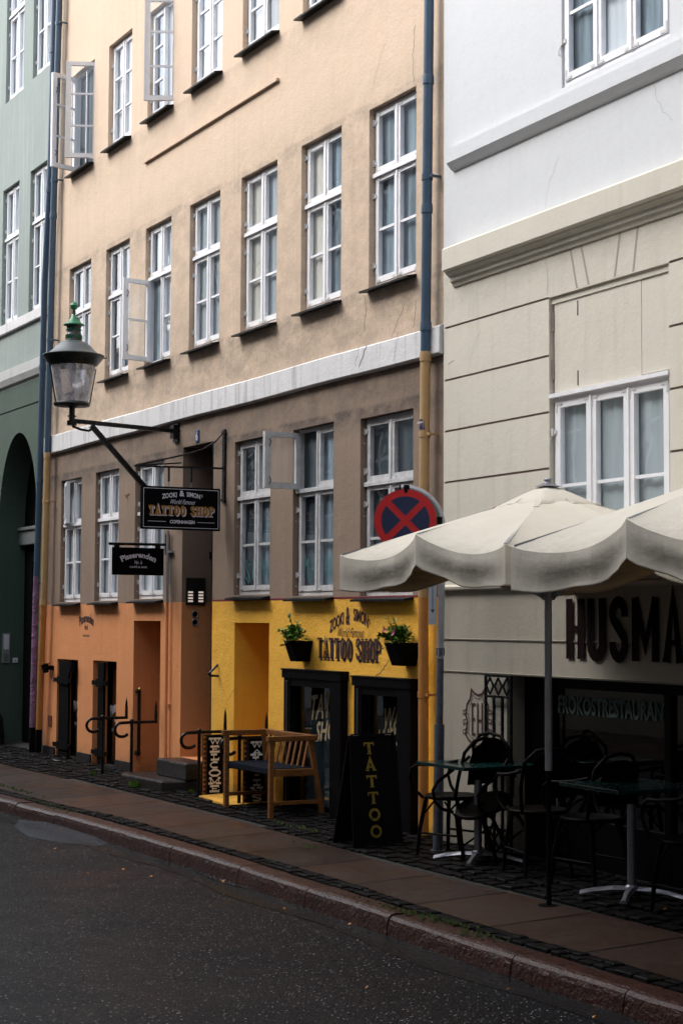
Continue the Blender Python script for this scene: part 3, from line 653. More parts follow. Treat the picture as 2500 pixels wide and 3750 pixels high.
# basement openings with black iron shutter bars and lettered glass doors
for k,(a,b,c,d) in enumerate(OL):
    mb=MB(); mb.box((a,.20,c),(b,.24,c+.06)); mb.box((a,.20,d-.12),(b,.24,d-.002)); mb.box((a,.195,c),(a+.03,.24,d)); mb.box((b-.06,.195,c),(b,.24,d))
    t=mb.build('basement_door',M['black'],tan); gm=MB(); gm.add([(a+.03,.225,c+.05),(b-.05,.225,c+.05),(b-.05,.225,d-.1),(a+.03,.225,d-.1)],[(0,1,2,3)]); gm.build('pane',M['shopglass'],t)
    tx=MB(); x0=a+.04
    put_text(tx,'Pisserenden',(x0,.221,c+.66),(1,0,0),(0,0,1),.42,.14,bold=.03,arc=.55); put_text(tx,'Nr.6',(x0+.14,.221,c+.53),(1,0,0),(0,0,1),.13,.07,bold=.02); put_text(tx,'CAFÉ & BAR',(x0+.05,.221,c+.42),(1,0,0),(0,0,1),.3,.05,bold=.02)
    tx.build('lettering',M['signwhite'],t)
    ir=MB(); p=on(1,-.02,222 if k==0 else 365,2600); q=on(1,-.02,257 if k==0 else 386,2600)
    ir.box((p.x,-.05,.1),(q.x,-.02,d-.02))
    for zz in (d-.27,c+.18):
        ir.bar((p.x-.18,-.055,zz),(q.x+.12,-.055,zz),.02,.055)
        ir.poly((p.x-.02,-.06,zz-.05),(1,0,0),(0,0,1),[(.0,0),(q.x-p.x+.04,0),(q.x-p.x+.07,.05),(q.x-p.x+.04,.1),(0,.1),(-.03,.05)],.01)
    ir.build('iron_shutter_bar',M['blackmat'],tan,bevel=.003)
    ss=MB(); ss.box((a-.03,-.22,.03),(b+.03,.22,.068)); ss.build('door_sill',M['ledge'],tan,bevel=.01)
# black door frames of the tattoo shop standing proud of the wall
frs=[((1035,2452),(1273,2466)),((1291,2479),(1531,2493))]
for k,((ax,ay),(bx,by)) in enumerate(frs):
    A=on(1,-.08,ax,ay); B=on(1,-.01,bx,by); u0,u1=A.x,B.x; zt=(A.z+B.z)/2; c=.0
    fb=MB(); lw,rw=.15,.22 if k==0 else .24
    fb.box((u0+.015,-.075,c),(u0+lw,.0,zt-.05)); fb.box((u1-rw,-.078,c),(u1-.012,.0,zt-.05)); fb.box((u0-.005,-.09,zt-.075),(u1+.004,.0,zt)); fb.box((u0-.015,-.10,zt),(u1+.008,.0,zt+.014)); fb.box((u0+lw,-.07,zt-.15),(u1-rw,-.0,zt-.074))
    fb.box((u0+lw*.45,-.083,c+.1),(u0+lw*.7,-.076,zt-.1),1)
    t=fb.build('shop_door_frame',[M['black'],M['steel_dark']],tan,bevel=.003)
    a,b,cc,d=TD[k]
    bk=MB(); bk.box((a,.085,cc),(a+.10,.13,d)); bk.box((b-.05,.085,cc),(b,.13,d)); bk.box((a+.1,.088,d-.10),(b-.05,.13,d)); bk.box((a+.1,.088,cc),(b-.05,.13,cc+.12)); 
    dr=bk.build('shop_door',M['black'],tan,bevel=.003)
    gp=MB(); gp.add([(a+.1,.112,cc+.1),(b-.05,.112,cc+.1),(b-.05,.112,d-.1),(a+.1,.112,d-.1)],[(0,1,2,3)]); gp.build('pane',M['shopglass'],dr)
    fs_=MB(); fs_.add([(a+.1,.20,cc),(b-.05,.20,cc),(b-.05,.20,1.0),(a+.1,.20,1.0)],[(0,1,2,3)]); fs_.build('frosted_screen',curtain('blue_grey_screen',(.40,.54,.60),.6,6),dr)
    hd=MB(); hx=b-.09; hd.tube([(hx,.085,.55),(hx-.03,.02,.58),(hx-.03,.02,.82),(hx,.085,.85)],.009,8); hd.build('handle',M['black'],dr)
    tx=MB()
    wf=lambda x0:(lambda X,Y:(X,Y+X*.12))
    if k==0:
        p=on(1,.105,1130,2640); q=on(1,.105,1150,2710)
        put_text(tx,'TATTOO',(p.x,.106,p.z),(1,0,0),(0,0,1),.95,.24,bold=.02,shear=.2,warp=wf(0)); put_text(tx,'SHOP',(q.x+.02,.106,q.z-.02),(1,0,0),(0,0,1),.5,.19,bold=.02,shear=.2,warp=wf(0))
    else:
        p=on(1,.105,1398,2678); q=on(1,.105,1420,2745)
        put_text(tx,'WALK-INS',(p.x,.106,p.z),(1,0,0),(0,0,1),.85,.20,bold=.02,shear=.2,warp=wf(0)); put_text(tx,'WELCOME',(q.x-.2,.106,q.z),(1,0,0),(0,0,1),.85,.16,bold=.02,shear=.2,warp=wf(0))
    tx.build('lettering',M['tanletter'],dr)
# painted lettering
tx=MB(); X=(1,0,0); Zv=(0,0,1); yo=-.004
put_text(tx,'ZOOKI',(-2.05,yo,1.765),X,Zv,.275,.115,bold=.03,warp=lambda a,b:(a,b+.10*math.sin(min(1,a/.36)*1.4)-.02))
put_text(tx,'&',(-1.735,yo,1.825),X,Zv,.08,.165,bold=.03)
put_text(tx,'SIMON',(-1.59,yo,1.862),X,Zv,.275,.115,bold=.03,warp=lambda a,b:(a,b-.10*(1-math.cos(a/.33*1.5))))
put_text(tx,"'S",(-1.315,yo,1.83),X,Zv,.04,.05,bold=.01)
put_text(tx,'World Famous',(-1.915,yo-.001,1.715),X,Zv,.50,.085,shear=.5,bold=.0)
serif_text(tx,'TATTOO SHOP',(-2.285,-.009,1.515),X,Zv,1.19,.19,.030,0,0)
t1=tx.build('painted_lettering',M['maroon'],tan); t1['label']='maroon shop lettering painted on the yellow wall'
tx=MB(); serif_text(tx,'TATTOO SHOP',(-2.262,-.001,1.492),X,Zv,1.19,.19,.030,0,0); tx.build('lettering_shadow',M['darkink'],tan)
tx=MB(); yo=-.003
put_text(tx,'Pisserenden',(-8.89,yo,1.83),X,Zv,.53,.12,bold=.03,arc=.45); put_text(tx,'Nr.6',(-8.69,yo,1.735),X,Zv,.125,.075,bold=.02); put_text(tx,'CAFÉ & BAR',(-8.765,yo,1.65),X,Zv,.26,.035,bold=.01)
t1=tx.build('painted_lettering',M['maroonb'],tan); t1['label']='small dark cafe lettering painted on the orange wall'
# cyan scrawl inside the lower panes
gr=MB()
for (a,b),(t_l,t_r) in zip([(-4.194,-3.339),(-2.834,-1.994),(-1.478,-.542)],[('SI','McA'),('McA','WNs'),('McA','WNE')]):
    for k,t_ in enumerate((t_l,t_r)): put_text(gr,t_,(a+.10+k*.40,.0745,2.26),X,Zv,.22,.22,bold=-.012,shear=.1,warp=lambda p,q:(p,q+.03*math.sin(p*40)))
gr.build('sprayed_scrawl',M['teal'],tan)
# cracks
cr=MB(); random.seed(11)
def crack(px,wd=.006,y=-.0015):
    pts=[]
    P=[P2(*q) for q in px]
    for (a,b),(c,d) in zip(P,P[1:]):
        n=7
        for i in range(n): t=i/n; pts.append((a+(c-a)*t+random.uniform(-.012,.012),b+(d-b)*t))
    pts.append(P[-1]); stroke(cr,(0,y,0),X,Zv,pts,wd*.7)
crack([(1333,1080),(1341,1130),(1333,1210)],.008); crack([(1482,1110),(1455,1180),(1430,1250)],.005); crack([(1478,1345),(1482,1420),(1468,1490)],.010); crack([(1525,1100),(1512,1200)],.006)
crack([(1520,90),(1512,200),(1514,300)],.006); crack([(1410,160),(1385,240),(1368,310)],.004); crack([(1340,1450),(1322,1520)],.005); crack([(1424,2418),(1395,2462),(1372,2480)],.012); crack([(860,2520),(830,2570)],.005)
crack([(1338,1265),(1322,1340)],.006,-.0635); crack([(1364,1265),(1336,1345)],.016,-.0635); crack([(1482,1215),(1464,1320)],.005,-.0635); crack([(150+120,1640),(275,1690)],.004,-.0635)
cr.build('crack',M['crackm'],tan)
rs=MB(); p=P2(457,1808); rs.poly((p[0],-.0015,p[1]-.08),X,Zv,[(0,.06),(.17,.08),(.17,.05),(.12,.04),(.11,-.06),(.09,.03),(.05,.01),(.03,.04)]); rs.build('rust_stain',M['rust'],tan)
# ochre base slab by the stair rails, stair down
ob=MB(); ob.add([(-4.12,-.40,.082),(-3.2,-.50,.078),(-3.1,-.0,.10),(-4.15,-.0,.10),(-4.12,-.40,-.03),(-3.2,-.50,-.03)],[(0,1,2,3),(4,5,1,0)]); ob.build('basement_landing',M['yellow'],tan)
cp=MB(); x_,_=P2(623,2300); zt_=P2(626,1945)[1]; cp.tube([(x_,-.04,zt_),(x_,-.04,ZB)],.018,8,0); cp.tube([(x_,-.04,ZB),(x_,-.04,.30)],.020,8,1); cp.box((x_-.03,-.05,.9),(x_+.03,0,.93),1); cp.box((x_-.03,-.05,2.62),(x_+.09,0,2.64),0); cp.build('conduit',[M['galv'],M['orange']],tan)
vt=MB()
for zz,r in ((1.93,.035),(1.84,.035)): vt.add([(D6[0]+.001+.004,.16+r*math.cos(k*math.pi/8),zz+r*math.sin(k*math.pi/8)) for k in range(16)],[tuple(range(16))]); vt.tube([(D6[0]+.006,.16+r*math.cos(k*math.pi/8),zz+r*math.sin(k*math.pi/8)) for k in range(16)],.006,6,1,True)
vt.build('bell_hole',[M['blackmat'],M['galv']],tan)
# stone base along the wall foot
pl=MB()
for a,b in ((XL+.05,-9.76),(-8.90,-8.39),(-7.53,-7.02)): pl.box((a,-.02,-.02),(b,.02,.19))
pl.build('plinth',M['stone'],tan,bevel=.006)
# ------------------------------------------------------------------ stone steps
t=thing('entrance_steps','dark wet stone steps leading up to the recessed door of number 6','steps',(-5.2,-.3,0))
s1=MB(); s1.poly((0,0,-.02),(1,0,0),(0,1,0),[(-6.0,-.02),(-6.05,-.48),(-5.9,-.56),(-4.86,-.50),(-4.70,-.02)],.19); s1.build('lower_step',M['stone'],t,bevel=.02)
s2=MB(); s2.box((-5.57,-.28,.17),(-4.735,.34,.355)); s2.build('upper_step',M['stone'],t,bevel=.02)
# ------------------------------------------------------------------ green house
gh=thing('town_house','green town house with a dark arched gateway at the left edge','building',(-12.5,0,0))
GX0=-17.; go=[(-12.50,-11.72,6.18,8.22,.12,None),(-11.21,-10.43,6.18,8.22,.12,None),(-12.47,-11.62,9.53,11.6,.12,None),(-11.19,-10.38,9.55,11.6,.12,None),(-14.0,-13.2,6.18,8.22,.12,None),(-14.0,-13.2,9.53,11.6,.12,None)]
AX=-11.56; AH=.86; SZ=3.25; AT=4.52
go.append((AX-AH,AX+AH,-.02,AT,.45,None))
for zz in (4.86,4.35,3.85,3.35,2.85,2.35,1.85,1.35): 
    go+= [(GX0,AX-AH-.001 if zz<AT+.02 else XL-.02,zz,zz+.022,.015,0)] if zz<AT else [(GX0,XL-.02,zz,zz+.022,.015,0)]
    if zz<AT: go.append((AX+AH+.001,XL-.02,zz,zz+.022,.015,0))
wl=MB(); facade(wl,GX0,XL,Z0,12.6,go,[(5.2,12.6,lambda u:1),(Z0,5.2,lambda u:0)])
N=14
for sgn in (-1,1):
    arc=[(AX+sgn*AH*math.cos(rad(90*i/N)),SZ+(AT-SZ)*math.sin(rad(90*i/N))) for i in range(N+1)]
    cx_,cz_=AX+sgn*AH,AT
    for (a,b),(c,d) in zip(arc,arc[1:]):
        wl.add([(cx_,0,cz_),(a,0,b),(c,0,d)],[(0,1,2)],0); wl.add([(a,0,b),(c,0,d),(c,.45,d),(a,.45,b)],[(0,1,2,3)],0)
wl.box((GX0,.02,Z0),(GX0+.1,6,12.6),0); wl.build('wall',[M['greend'],M['green']],gh)
gi=MB(); gi.box((GX0,.5,4.6),(XL-.1,.55,12.6)); gi.build('interior',M['interior'],gh)
gt=MB(); gt.box((AX-AH,.40,-.02),(AX+AH,.47,2.95)); gt.box((AX-AH,.39,3.2),(AX+AH,.47,AT))
for u in (-12.3,-11.9,-11.5,-11.1): gt.box((u,.38,.3),(u+.3,.40,2.7))
gg=gt.build('gate',M['blackmat'],gh); lt=MB(); lt.box((AX-AH+.002,.30,2.95),(AX+AH-.002,.41,3.16)); lt.box((AX-AH+.002,.27,3.16),(AX+AH-.002,.42,3.21)); lt.build('lintel',M['greydoor'],gg,bevel=.01)
bl=MB(); bl.box((GX0,-.05,6.03),(XL-.01,0,6.17)); bl.build('sill_course',M['wbelt'],gh,bevel=.008)
bl=MB(); bl.add([(u,y,z) for u in (GX0,XL-.01) for y,z in ((0,5.22),(-.04,5.25),(-.075,5.33),(-.08,5.46),(0,5.5))],[(0,5,6,1),(1,6,7,2),(2,7,8,3),(3,8,9,4),(9,8,7,6,5)]); bl.build('cornice',M['greybelt'],gh)
for k,o in enumerate(go[:6]): window(gh,*o[:4],cur=((3,3),(1,3))[k%2],sill=False,rows=((0,.62,2),(.64,1,1)))
rf=MB(); rf.add([(GX0,-.3,12.6),(XL,-.3,12.6),(XL,3,15),(GX0,3,15)],[(0,1,2,3)]); rf.build('roof',M['roof'],gh)
# ------------------------------------------------------------------ white restaurant house on a slightly turned plane
DL=rad(1.33)
TB=lambda u,y,z:(u*math.cos(DL)+y*math.sin(DL), -.03-u*math.sin(DL)+y*math.cos(DL), z)
def PB(px,py,off=0.):
    r=FWD+RT*((px-1250)/F)-UP*((py-1875)/F); n=Vector((math.sin(DL),math.cos(DL),0)); o=Vector(TB(0,-off,0))
    t=(o-CAM).dot(n)/r.dot(n); p=CAM+r*t; d=p-o; return d.x*math.cos(DL)-d.y*math.sin(DL), p.z
wh=thing('restaurant_house','white and beige town house with a rusticated lower storey and dark restaurant front','building',(4,0,0))
UE=9.
zc0=PB(1634,985,.12)[1]; zc1=PB(1617,907,.12)[1]
wu0,wz1=PB(2009,1090); wu1=PB(2447,950)[0]; wz0=PB(2403,2118)[1]+.01
uu0=PB(2056,300)[0]; uu1=PB(2452,129)[0]; uz0=(PB(2056,327)[1]+PB(2447,129)[1])/2; uz1=uz0+2.1
print('white window',wu0,wu1,wz0,wz1,'upper',uu0,uu1,uz0)
jo=[]
for q in ((1643,1198),(1637,1392),(1639,1579),(1634,1767)):
    z=PB(*q)[1]; jo+= [(.02,wu0-.001,z-.009,z+.009,.012,2),(wu1+.001,UE,z-.009+.0,z+.009,.012,2)]
zt2=PB(2447,950)[1]
jo.append((wu1+.001,UE,zt2-.009,zt2+.009,.012,2)) if abs(zt2-(PB(1643,1198)[1]))>.1 else None
su0=PB(1855,2475)[0]; sz1=PB(1855,2475)[1]; su1=5.2
bo=[(wu0,wu1,wz0,wz1,.06,None),(uu0,uu1,uz0,uz1,.05,None),(su0,su1,.0,sz1,.30,None)]+jo
zl=PB(1750,2151,.04)[1]
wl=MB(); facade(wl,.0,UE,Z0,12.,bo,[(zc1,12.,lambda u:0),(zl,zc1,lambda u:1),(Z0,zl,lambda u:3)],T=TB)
tbox(wl,TB,(.0,.02,Z0),(.06,6,12),0)
# taper of the wall end is real: lower storeys stand a little proud
wl.build('wall',[M['white'],M['beige'],M['joint'],M['beigeshade']],wh)
gi=MB(); tbox(gi,TB,(.1,.32,3.0),(UE,.36,12)); tbox(gi,TB,(.1,1.6,0),(UE,1.65,3.0)); tbox(gi,TB,(su0-.05,.3,1.9),(UE,1.6,1.95)); tbox(gi,TB,(su0-.05,.31,0),(su0-.02,1.6,1.9)); gi.build('interior',M['interior'],wh)
rf=MB(); rf.add([TB(0,-.3,12),TB(UE,-.3,12),TB(UE,3,14.5),TB(0,3,14.5)],[(0,1,2,3)]); rf.build('roof',M['roof'],wh)
def course(name,prof,mat,u0=-.03,u1=UE,n=24):
    mb=MB(); m=len(prof); vs=[TB(u0+(u1-u0)*i/n,y,z) for i in range(n+1) for y,z in prof]
    mb.add(vs,[(i*m+j,(i+1)*m+j,(i+1)*m+j+1,i*m+j+1) for i in range(n) for j in range(m-1)]+[tuple(range(m))[::-1],tuple(range(n*m,(n+1)*m))]); return mb.build(name,mat,wh)
course('cornice',[(.02,zc0-.13),(-.015,zc0-.125),(-.03,zc0-.09),(-.045,zc0-.085),(-.05,zc0-.05),(-.085,zc0-.025),(-.09,zc0-.012),(-.12,zc0),(-.12,zc1-.02),(-.10,zc1),(.02,zc1+.03)],M['beige'],PB(1617,940,.12)[0])
zb0=PB(1634,597,.07)[1]; zb1=PB(1634,548,.07)[1]
course('string_course',[(.02,zb0-.07),(-.03,zb0-.05),(-.07,zb0),(-.07,zb1),(.02,zb1+.03)],M['white'],PB(1634,570,.07)[0])
course('ledge',[(.02,zl-.03),(-.045,zl-.01),(-.05,zl+.01),(.02,zl+.035)],M['beige'],0,UE)
for q in ((1631,2341),(1631,2458)):
    z=PB(*q)[1]; course('fascia_moulding',[(.02,z-.006),(-.008,z-.004),(-.012,z+.006),(.02,z+.012)],M['beigeshade'],0,UE,8)
# flat arch voussoirs over the window
zt=PB(2447,950)[1]
vo=MB()
for (xt,xb) in ((2088,2112),(2127,2155),(2270,2250),(2335,2318)):
    a=PB(xt,860)[0]; b=PB(xb,1020)[0]; vo.add([TB(a-.012,-.001,zc0-.13),TB(a+.012,-.001,zc0-.13),TB(b+.012,-.001,wz1+.01),TB(b-.012,-.001,wz1+.01)],[(3,2,1,0)])
vo.build('voussoir_joint',pbr('soft_joint',(.33,.30,.26),.9),wh)
# blind panel above the window
bz=(PB(2025,1447,-.04)[1]+PB(2445,1355,-.04)[1])/2
bp=MB(); tbox(bp,TB,(wu0+.03,.03,bz),(wu0+(wu1-wu0)*.76,.05,wz1-.05)); tbox(bp,TB,(wu0+(wu1-wu0)*.76+.003,.032,bz+.01),(wu1-.01,.05,wz1-.05)); tbox(bp,TB,(wu0,.02,wz1-.05),(wu1,.06,wz1-.0),0)
tbox(bp,TB,(wu0,.045,bz-.02),(wu0+.04,.06,wz1),1)
for fz in (.12,.83): tbox(bp,TB,(wu0+.21+.12,.026,bz+(wz1-bz)*fz-.06),(wu0+.218+.12,.031,bz+(wz1-bz)*fz+.05),2)
for fz in (.25,.75): tbox(bp,TB,(wu0+.01,.02,bz+(wz1-bz)*fz-.07),(wu0+.03,.05,bz+(wz1-bz)*fz+.07),1)
bp.build('blind_panel',[M['beige'],M['joint'],M['maroonb']],wh)
window(wh,wu0+.005,wu1-.005,wz0+.02,bz-.01,dep=.03,cols=3,rows=((0,.43,1),(.43,1,1)),T=TB,cur=(1,),sill=False,hinges=True,stile=.055) if False else None
window(wh,wu0+.02,wu1-.005,wz0+.02,bz-.03,dep=.035,cols=3,rows=((0,1,2),),T=TB,cur=(1,),sill=False,stile=.06,label='three light window below the blind panel')
tm=MB(); tbox(tm,TB,(wu0+.01,-.01,bz-.035),(wu1-.004,.05,bz-.005)); tm.build('window_head',M['wood_white'],wh)
ws=MB(); tbox(ws,TB,(wu0-.02,-.04,wz0-.01),(wu1+.02,.06,wz0+.02)); ws.build('window_board',M['beige'],wh)
window(wh,uu0,uu1,uz0,uz1,dep=.02,cols=3,rows=((0,1,4),),T=TB,cur=(4,3,4),sill=False,stile=.05,label='three light window on the white upper storey')
# shopfront
sf=MB(); D=.16
ug=PB(2030,2600,-D)[0]
for u in (su0+.0,ug-.09,PB(2430,2600,-D)[0],3.9): tbox(sf,TB,(u,D,0),(u+.07,D+.07,sz1-.002))
tbox(sf,TB,(su0,D+.004,0),(su1,D+.066,.42)); tbox(sf,TB,(su0,D+.004,sz1-.08),(su1,D+.066,sz1-.002)); tbox(sf,TB,(su0+.07,D+.012,.42),(ug-.09,D+.06,sz1-.08))
s_=sf.build('shopfront',M['black'],wh,bevel=.003)
gp=MB(); gp.add([TB(su0,D+.03,.4),TB(su1,D+.03,.4),TB(su1,D+.03,sz1-.05),TB(su0,D+.03,sz1-.05)],[(0,1,2,3)]); gp.build('pane',M['shopglass'],s_)
tx=MB(); q0=PB(2043,2616,-D); q1=PB(2500,2640,-D)
o_=TB(PB(2043,2600,-D-.02)[0],D+.02,PB(2043,2612,-D-.02)[1]); rt=Vector((math.cos(DL),-math.sin(DL),0))
put_text(tx,'FROKOSTRESTAURANT',o_,rt,Zv,PB(2455,2600,-D)[0]-PB(2043,2600,-D)[0],.135,bold=.03); tx.build('lettering',pbr('dim_green_lettering',(.06,.105,.10),.7),s_)
tx=MB(); a=PB(2077,2300)[0]; b=PB(2510,2300)[0]; z_a=PB(2150,2415)[1]
serif_text(tx,'HUSMA',TB(a,-.0128,z_a),rt,Zv,b-a,.435,.088,0,0,gap=.14,serif=.0)
t1=tx.build('painted_lettering',pbr('fascia_lettering',(.012,.005,.006),.9,.3,20,.1,spec=.05),wh); t1['label']='large dark maroon letters on the beige fascia'
# shield emblem
em=MB(); ea,ez=PB(1715,2735); O=TB(ea,-.004,ez)
def E2(px,py): u,z=PB(px,py); return (u-ea,z-ez)
sh=[(1727,2525),(1738,2540),(1752,2547),(1766,2542),(1772,2530),(1778,2560),(1789,2585),(1786,2620),(1787,2690),(1778,2712),(1748,2738),(1718,2712),(1705,2690),(1712,2640),(1706,2620),(1710,2580),(1722,2560)]
stroke(em,O,rt,Zv,[E2(*q) for q in sh],.018,0,0,True)
c0=(1748,2633); sh2=[(c0[0]+(x-c0[0])*.78,c0[1]+(y-c0[1])*.84) for x,y in sh]; stroke(em,O,rt,Zv,[E2(*q) for q in sh2],.006,0,.0004,True)
for k,yy in enumerate((2597,2632,2668)):
    for xs_ in ((1712,1697),(1786,1800)): stroke(em,O,rt,Zv,[E2(xs_[0],yy),E2(xs_[1],yy+6),E2(xs_[1],yy+20),E2(xs_[0],yy+14)],.008,0,.0008,False)
for q in ([(1742,2580),(1730,2580),(1730,2690),(1742,2690)],[(1730,2635),(1740,2635)],[(1750,2575),(1750,2692)],[(1766,2575),(1766,2692)],[(1750,2640),(1766,2640)]): stroke(em,O,rt,Zv,[E2(*p) for p in q],.020,0,.001)
t1=em.build('painted_emblem',M['maroon'],wh); t1['label']='maroon shield emblem with the letters EH'
cr=MB()
def crackB(px,wd=.0025):
    P=[PB(*q) for q in px]; pts=[]
    for (a,b),(c,d) in zip(P,P[1:]):
        for i in range(6): t=i/6; pts.append((a+(c-a)*t+random.uniform(-.015,.015),b+(d-b)*t))
    pts.append(P[-1]); stroke(cr,TB(0,-.0015,0),rt,Zv,pts,wd)
crackB([(2040,580),(2010,680),(1995,760)]); crackB([(2375,270),(2400,330),(2420,400),(2465,440)]); crackB([(1998,905),(2004,1080)],.006); crackB([(1758,1210),(1735,1260),(1718,1330)]); crackB([(1625,2590),(1640,2700),(1633,2800)],.006); crackB([(1660,1320),(1640,1335)],.008)
cr.build('crack',pbr('fine_crack',(.36,.345,.32),.9),wh)
pt=MB(); tbox(pt,TB,(-.012,-.012,4.2),(.0,.03,12)); 
# folded iron gate
gt=thing('folding_gate','black iron folding gate with diamond pattern folded against the beige pier','gate',TB(.7,-.05,.08))
ga=PB(1778,2520,.05)[0]; gb=PB(1855,2520,.05)[0]+.06; gtop=PB(1800,2475,.05)[1]
fm=MB(); G=lambda u,z:TB(u,-.05,z)
for u in (ga,ga+(gb-ga)*.33,ga+(gb-ga)*.66,gb): fm.bar(G(u,.1),G(u,gtop-(.0 if u in (ga,gb) else .15)),.018,.018)
for z in (gtop,gtop-.16,.1,.27): fm.bar(G(ga,z),G(gb,z),.018,.018)
fm.build('gate_frame',M['iron'],gt); dm=MB()
for zc in (gtop-.08,.185):
    for k in range(3):
        u=ga+(gb-ga)*(k+.5)/3; r_=(gb-ga)/6*.85; pts=[(u,zc+.065),(u+r_,zc),(u,zc-.065),(u-r_,zc)]
        for p,q in zip(pts,pts[1:]+pts[:1]): dm.bar(G(*p),G(*q),.012,.012)
dm.build('diamond_ornament',M['iron'],gt)
print('shop',su0,sz1,'gate',ga,gb)
# ------------------------------------------------------------------ drainpipes
def pipe(name,label,pts,mats,joints=(),r=.043,brackets=(),extra=None,group='drainpipes on the house fronts'):
    t=thing(name,label,'drainpipe',(pts[-1][0],pts[-1][1],pts[-1][2]),group=group); P=[Vector(p) for p in pts]
    def at(z):
        for a,b in zip(P,P[1:]):
            if b.z<=z<=a.z: return a+(b-a)*((a.z-z)/(a.z-b.z))
        return P[0] if z>P[0].z else P[-1]
    top=P[0].z
    for k,(z0,mt) in enumerate(mats):     # sections from the top down
        z1=top; mb=MB(); n=max(2,int((z1-z0)/.4)); mb.tube([at(z1-(z1-z0)*i/n) for i in range(n+1)],r,14); mb.build('pipe_section',mt,t)
        for j in joints:
            if z0<j<=z1: jb=MB(); q=at(j); jb.tube([q+Vector((0,0,.03)),q,q-Vector((0,0,.05))],[r+.004,r+.007,r+.007],14); jb.build('pipe_joint',mt,t)
        for j in brackets:
            if z0<j<=z1: jb=MB(); q=at(j); jb.tube([q+Vector((0,0,.025)),q-Vector((0,0,.025))],r+.006,14); jb.box((q.x+.02,q.y-.01,j-.012),(q.x+.085,q.y+.012,j+.012)); jb.box((q.x+.06,q.y,j-.01),(q.x+.08,-.0,j+.01)); jb.build('pipe_bracket',mt,t)
        top=z0
    return t
def pp(px,py,y): v=on(1,y,px,py); return (v.x,y,v.z)
p0=pp(1571,-60,-.09); p1=pp(1549,2100,-.09); p2=pp(1550,3010,-.09)
zb=on(1,-.09,1560,1300).z
pipe('drainpipe','blue, tan and orange drainpipe on the tan wall beside the round no stopping sign',[p0,p1,(p2[0],-.09,.12)],[(zb,M['bluepipe']),(2.06,M['yellowpipe']),(.12,M['orangepipe'])],
     joints=(on(1,-.09,1560,290).z,on(1,-.09,1560,760).z,on(1,-.09,1560,1190).z,zb),brackets=(on(1,-.09,1560,650).z,on(1,-.09,1560,1590).z,on(1,-.09,1552,2545).z))
st_=MB(); q=on(1,-.134,1552,1552); 
for k in range(9):
    a=-1.25+k*.3-.0
a0=MB(); cx_=on(1,-.09,1554,1552).x; n=8
vs=[(cx_+.0445*math.sin(rad(-80+150*i/n)),-.09-.0445*math.cos(rad(-80+150*i/n)),q.z-.045+.09*j) for i in range(n+1) for j in (0,1)]
a0.add(vs,[(2*i,2*i+2,2*i+3,2*i+1) for i in range(n)]); sk=a0.build('round_sticker',M['enamel']); tag(sk,'small dark blue and white sticker wrapped round the tan drainpipe','sticker')
tx=MB(); put_text(tx,'nhagen',(cx_-.04,-.136,q.z+.003),(1,0,0),(0,0,1),.08,.03,bold=.02); put_text(tx,'STREETS',(cx_-.04,-.136,q.z-.035),(1,0,0),(0,0,1),.08,.025,bold=.03) if False else None
o=tx.build('lettering',M['signwhite'],sk)
pB0=pp(219,-60,-.10); pB1=pp(190,1000,-.10); pB2=pp(163,2111,-.10); pB3=pp(144,2669,-.10)
zb=on(1,-.1,180,1664).z; zo=on(1,-.1,160,2218).z; zk=on(1,-.1,145,2672).z
pipe('drainpipe','blue, tan and orange drainpipe at the left corner of the tan house',[pB0,pB1,pB2,(pB3[0]-.03,-.10,.1)],[(zb,M['bluepipe']),(zo,M['yellowpipe']),(zk,M['orangepipe']),(.1,M['black'])],
     joints=(on(1,-.1,205,780).z,zb,zo+.05),brackets=(on(1,-.1,215,85).z,on(1,-.1,200,660).z,on(1,-.1,188,1245).z,on(1,-.1,175,1835).z,on(1,-.1,155,2430).z))
pA=[pp(201,-60,-.12),pp(184,650,-.12),pp(165,1000,-.12),pp(144,1813,-.12),pp(131,2209,-.12),pp(117,2760,-.12)]
z1_=on(1,-.12,135,2110).z; z2_=on(1,-.12,125,2665).z
pipe('drainpipe','dark blue drainpipe of the green house with purple paper and spray on its lower part',pA,[(z1_,M['bluepipe']),(z2_,M['purple']),(pA[-1][2],M['black'])],
     joints=(on(1,-.12,195,180).z,on(1,-.12,183,690).z,on(1,-.12,160,1340).z,on(1,-.12,150,1755).z))
# ------------------------------------------------------------------ wall lamp
LX=-5.739; lc=Vector((LX,-1.238,0))
t=thing('street_lamp','green topped street lamp with a clear glass bowl on a black wall bracket','street lamp',(LX,0,3.99))
arm=MB(); B=Vector((LX,-1.245,4.03)); arm.tube([B+Vector((0,0,-.02)),B+Vector((0,0,.15))],.032,12); arm.tube([B+Vector((0,0,-.05)),B+Vector((0,0,-.0))],.055,12); arm.tube([B+Vector((0,0,.045)),B+Vector((0,0,.055))],.05,12)
arm.bar(B+Vector((0,.0,.0)),(LX,-.04,3.985),.045,.045); arm.box((LX-.05,-.07,3.90),(LX+.05,0,4.05)); arm.box((LX-.07,-.025,3.86),(LX+.07,0,4.07))
arm.bar((LX,-1.02,3.99),(LX,-.02,2.965),.05,.05); arm.tube([(LX,-1.24,3.97),(LX,-1.14,3.94),(LX,-1.05,3.93),(LX,-1.0,3.96)],.014,6)
for yy in (-1.15,-1.08,-1.02): arm.box((LX-.035,yy-.012,4.0),(LX+.035,yy+.012,4.03))
arm.build('bracket',M['iron'],t)
gb=MB(); gb.lathe([(.0,4.19),(.18,4.19),(.187,4.205),(.187,4.225),(.172,4.235),(.0,4.237)],lc,28); gb.lathe([(.03,4.17),(.06,4.19),(0,4.19)],lc,12)
for k in range(4):
    a=rad(45+90*k); 
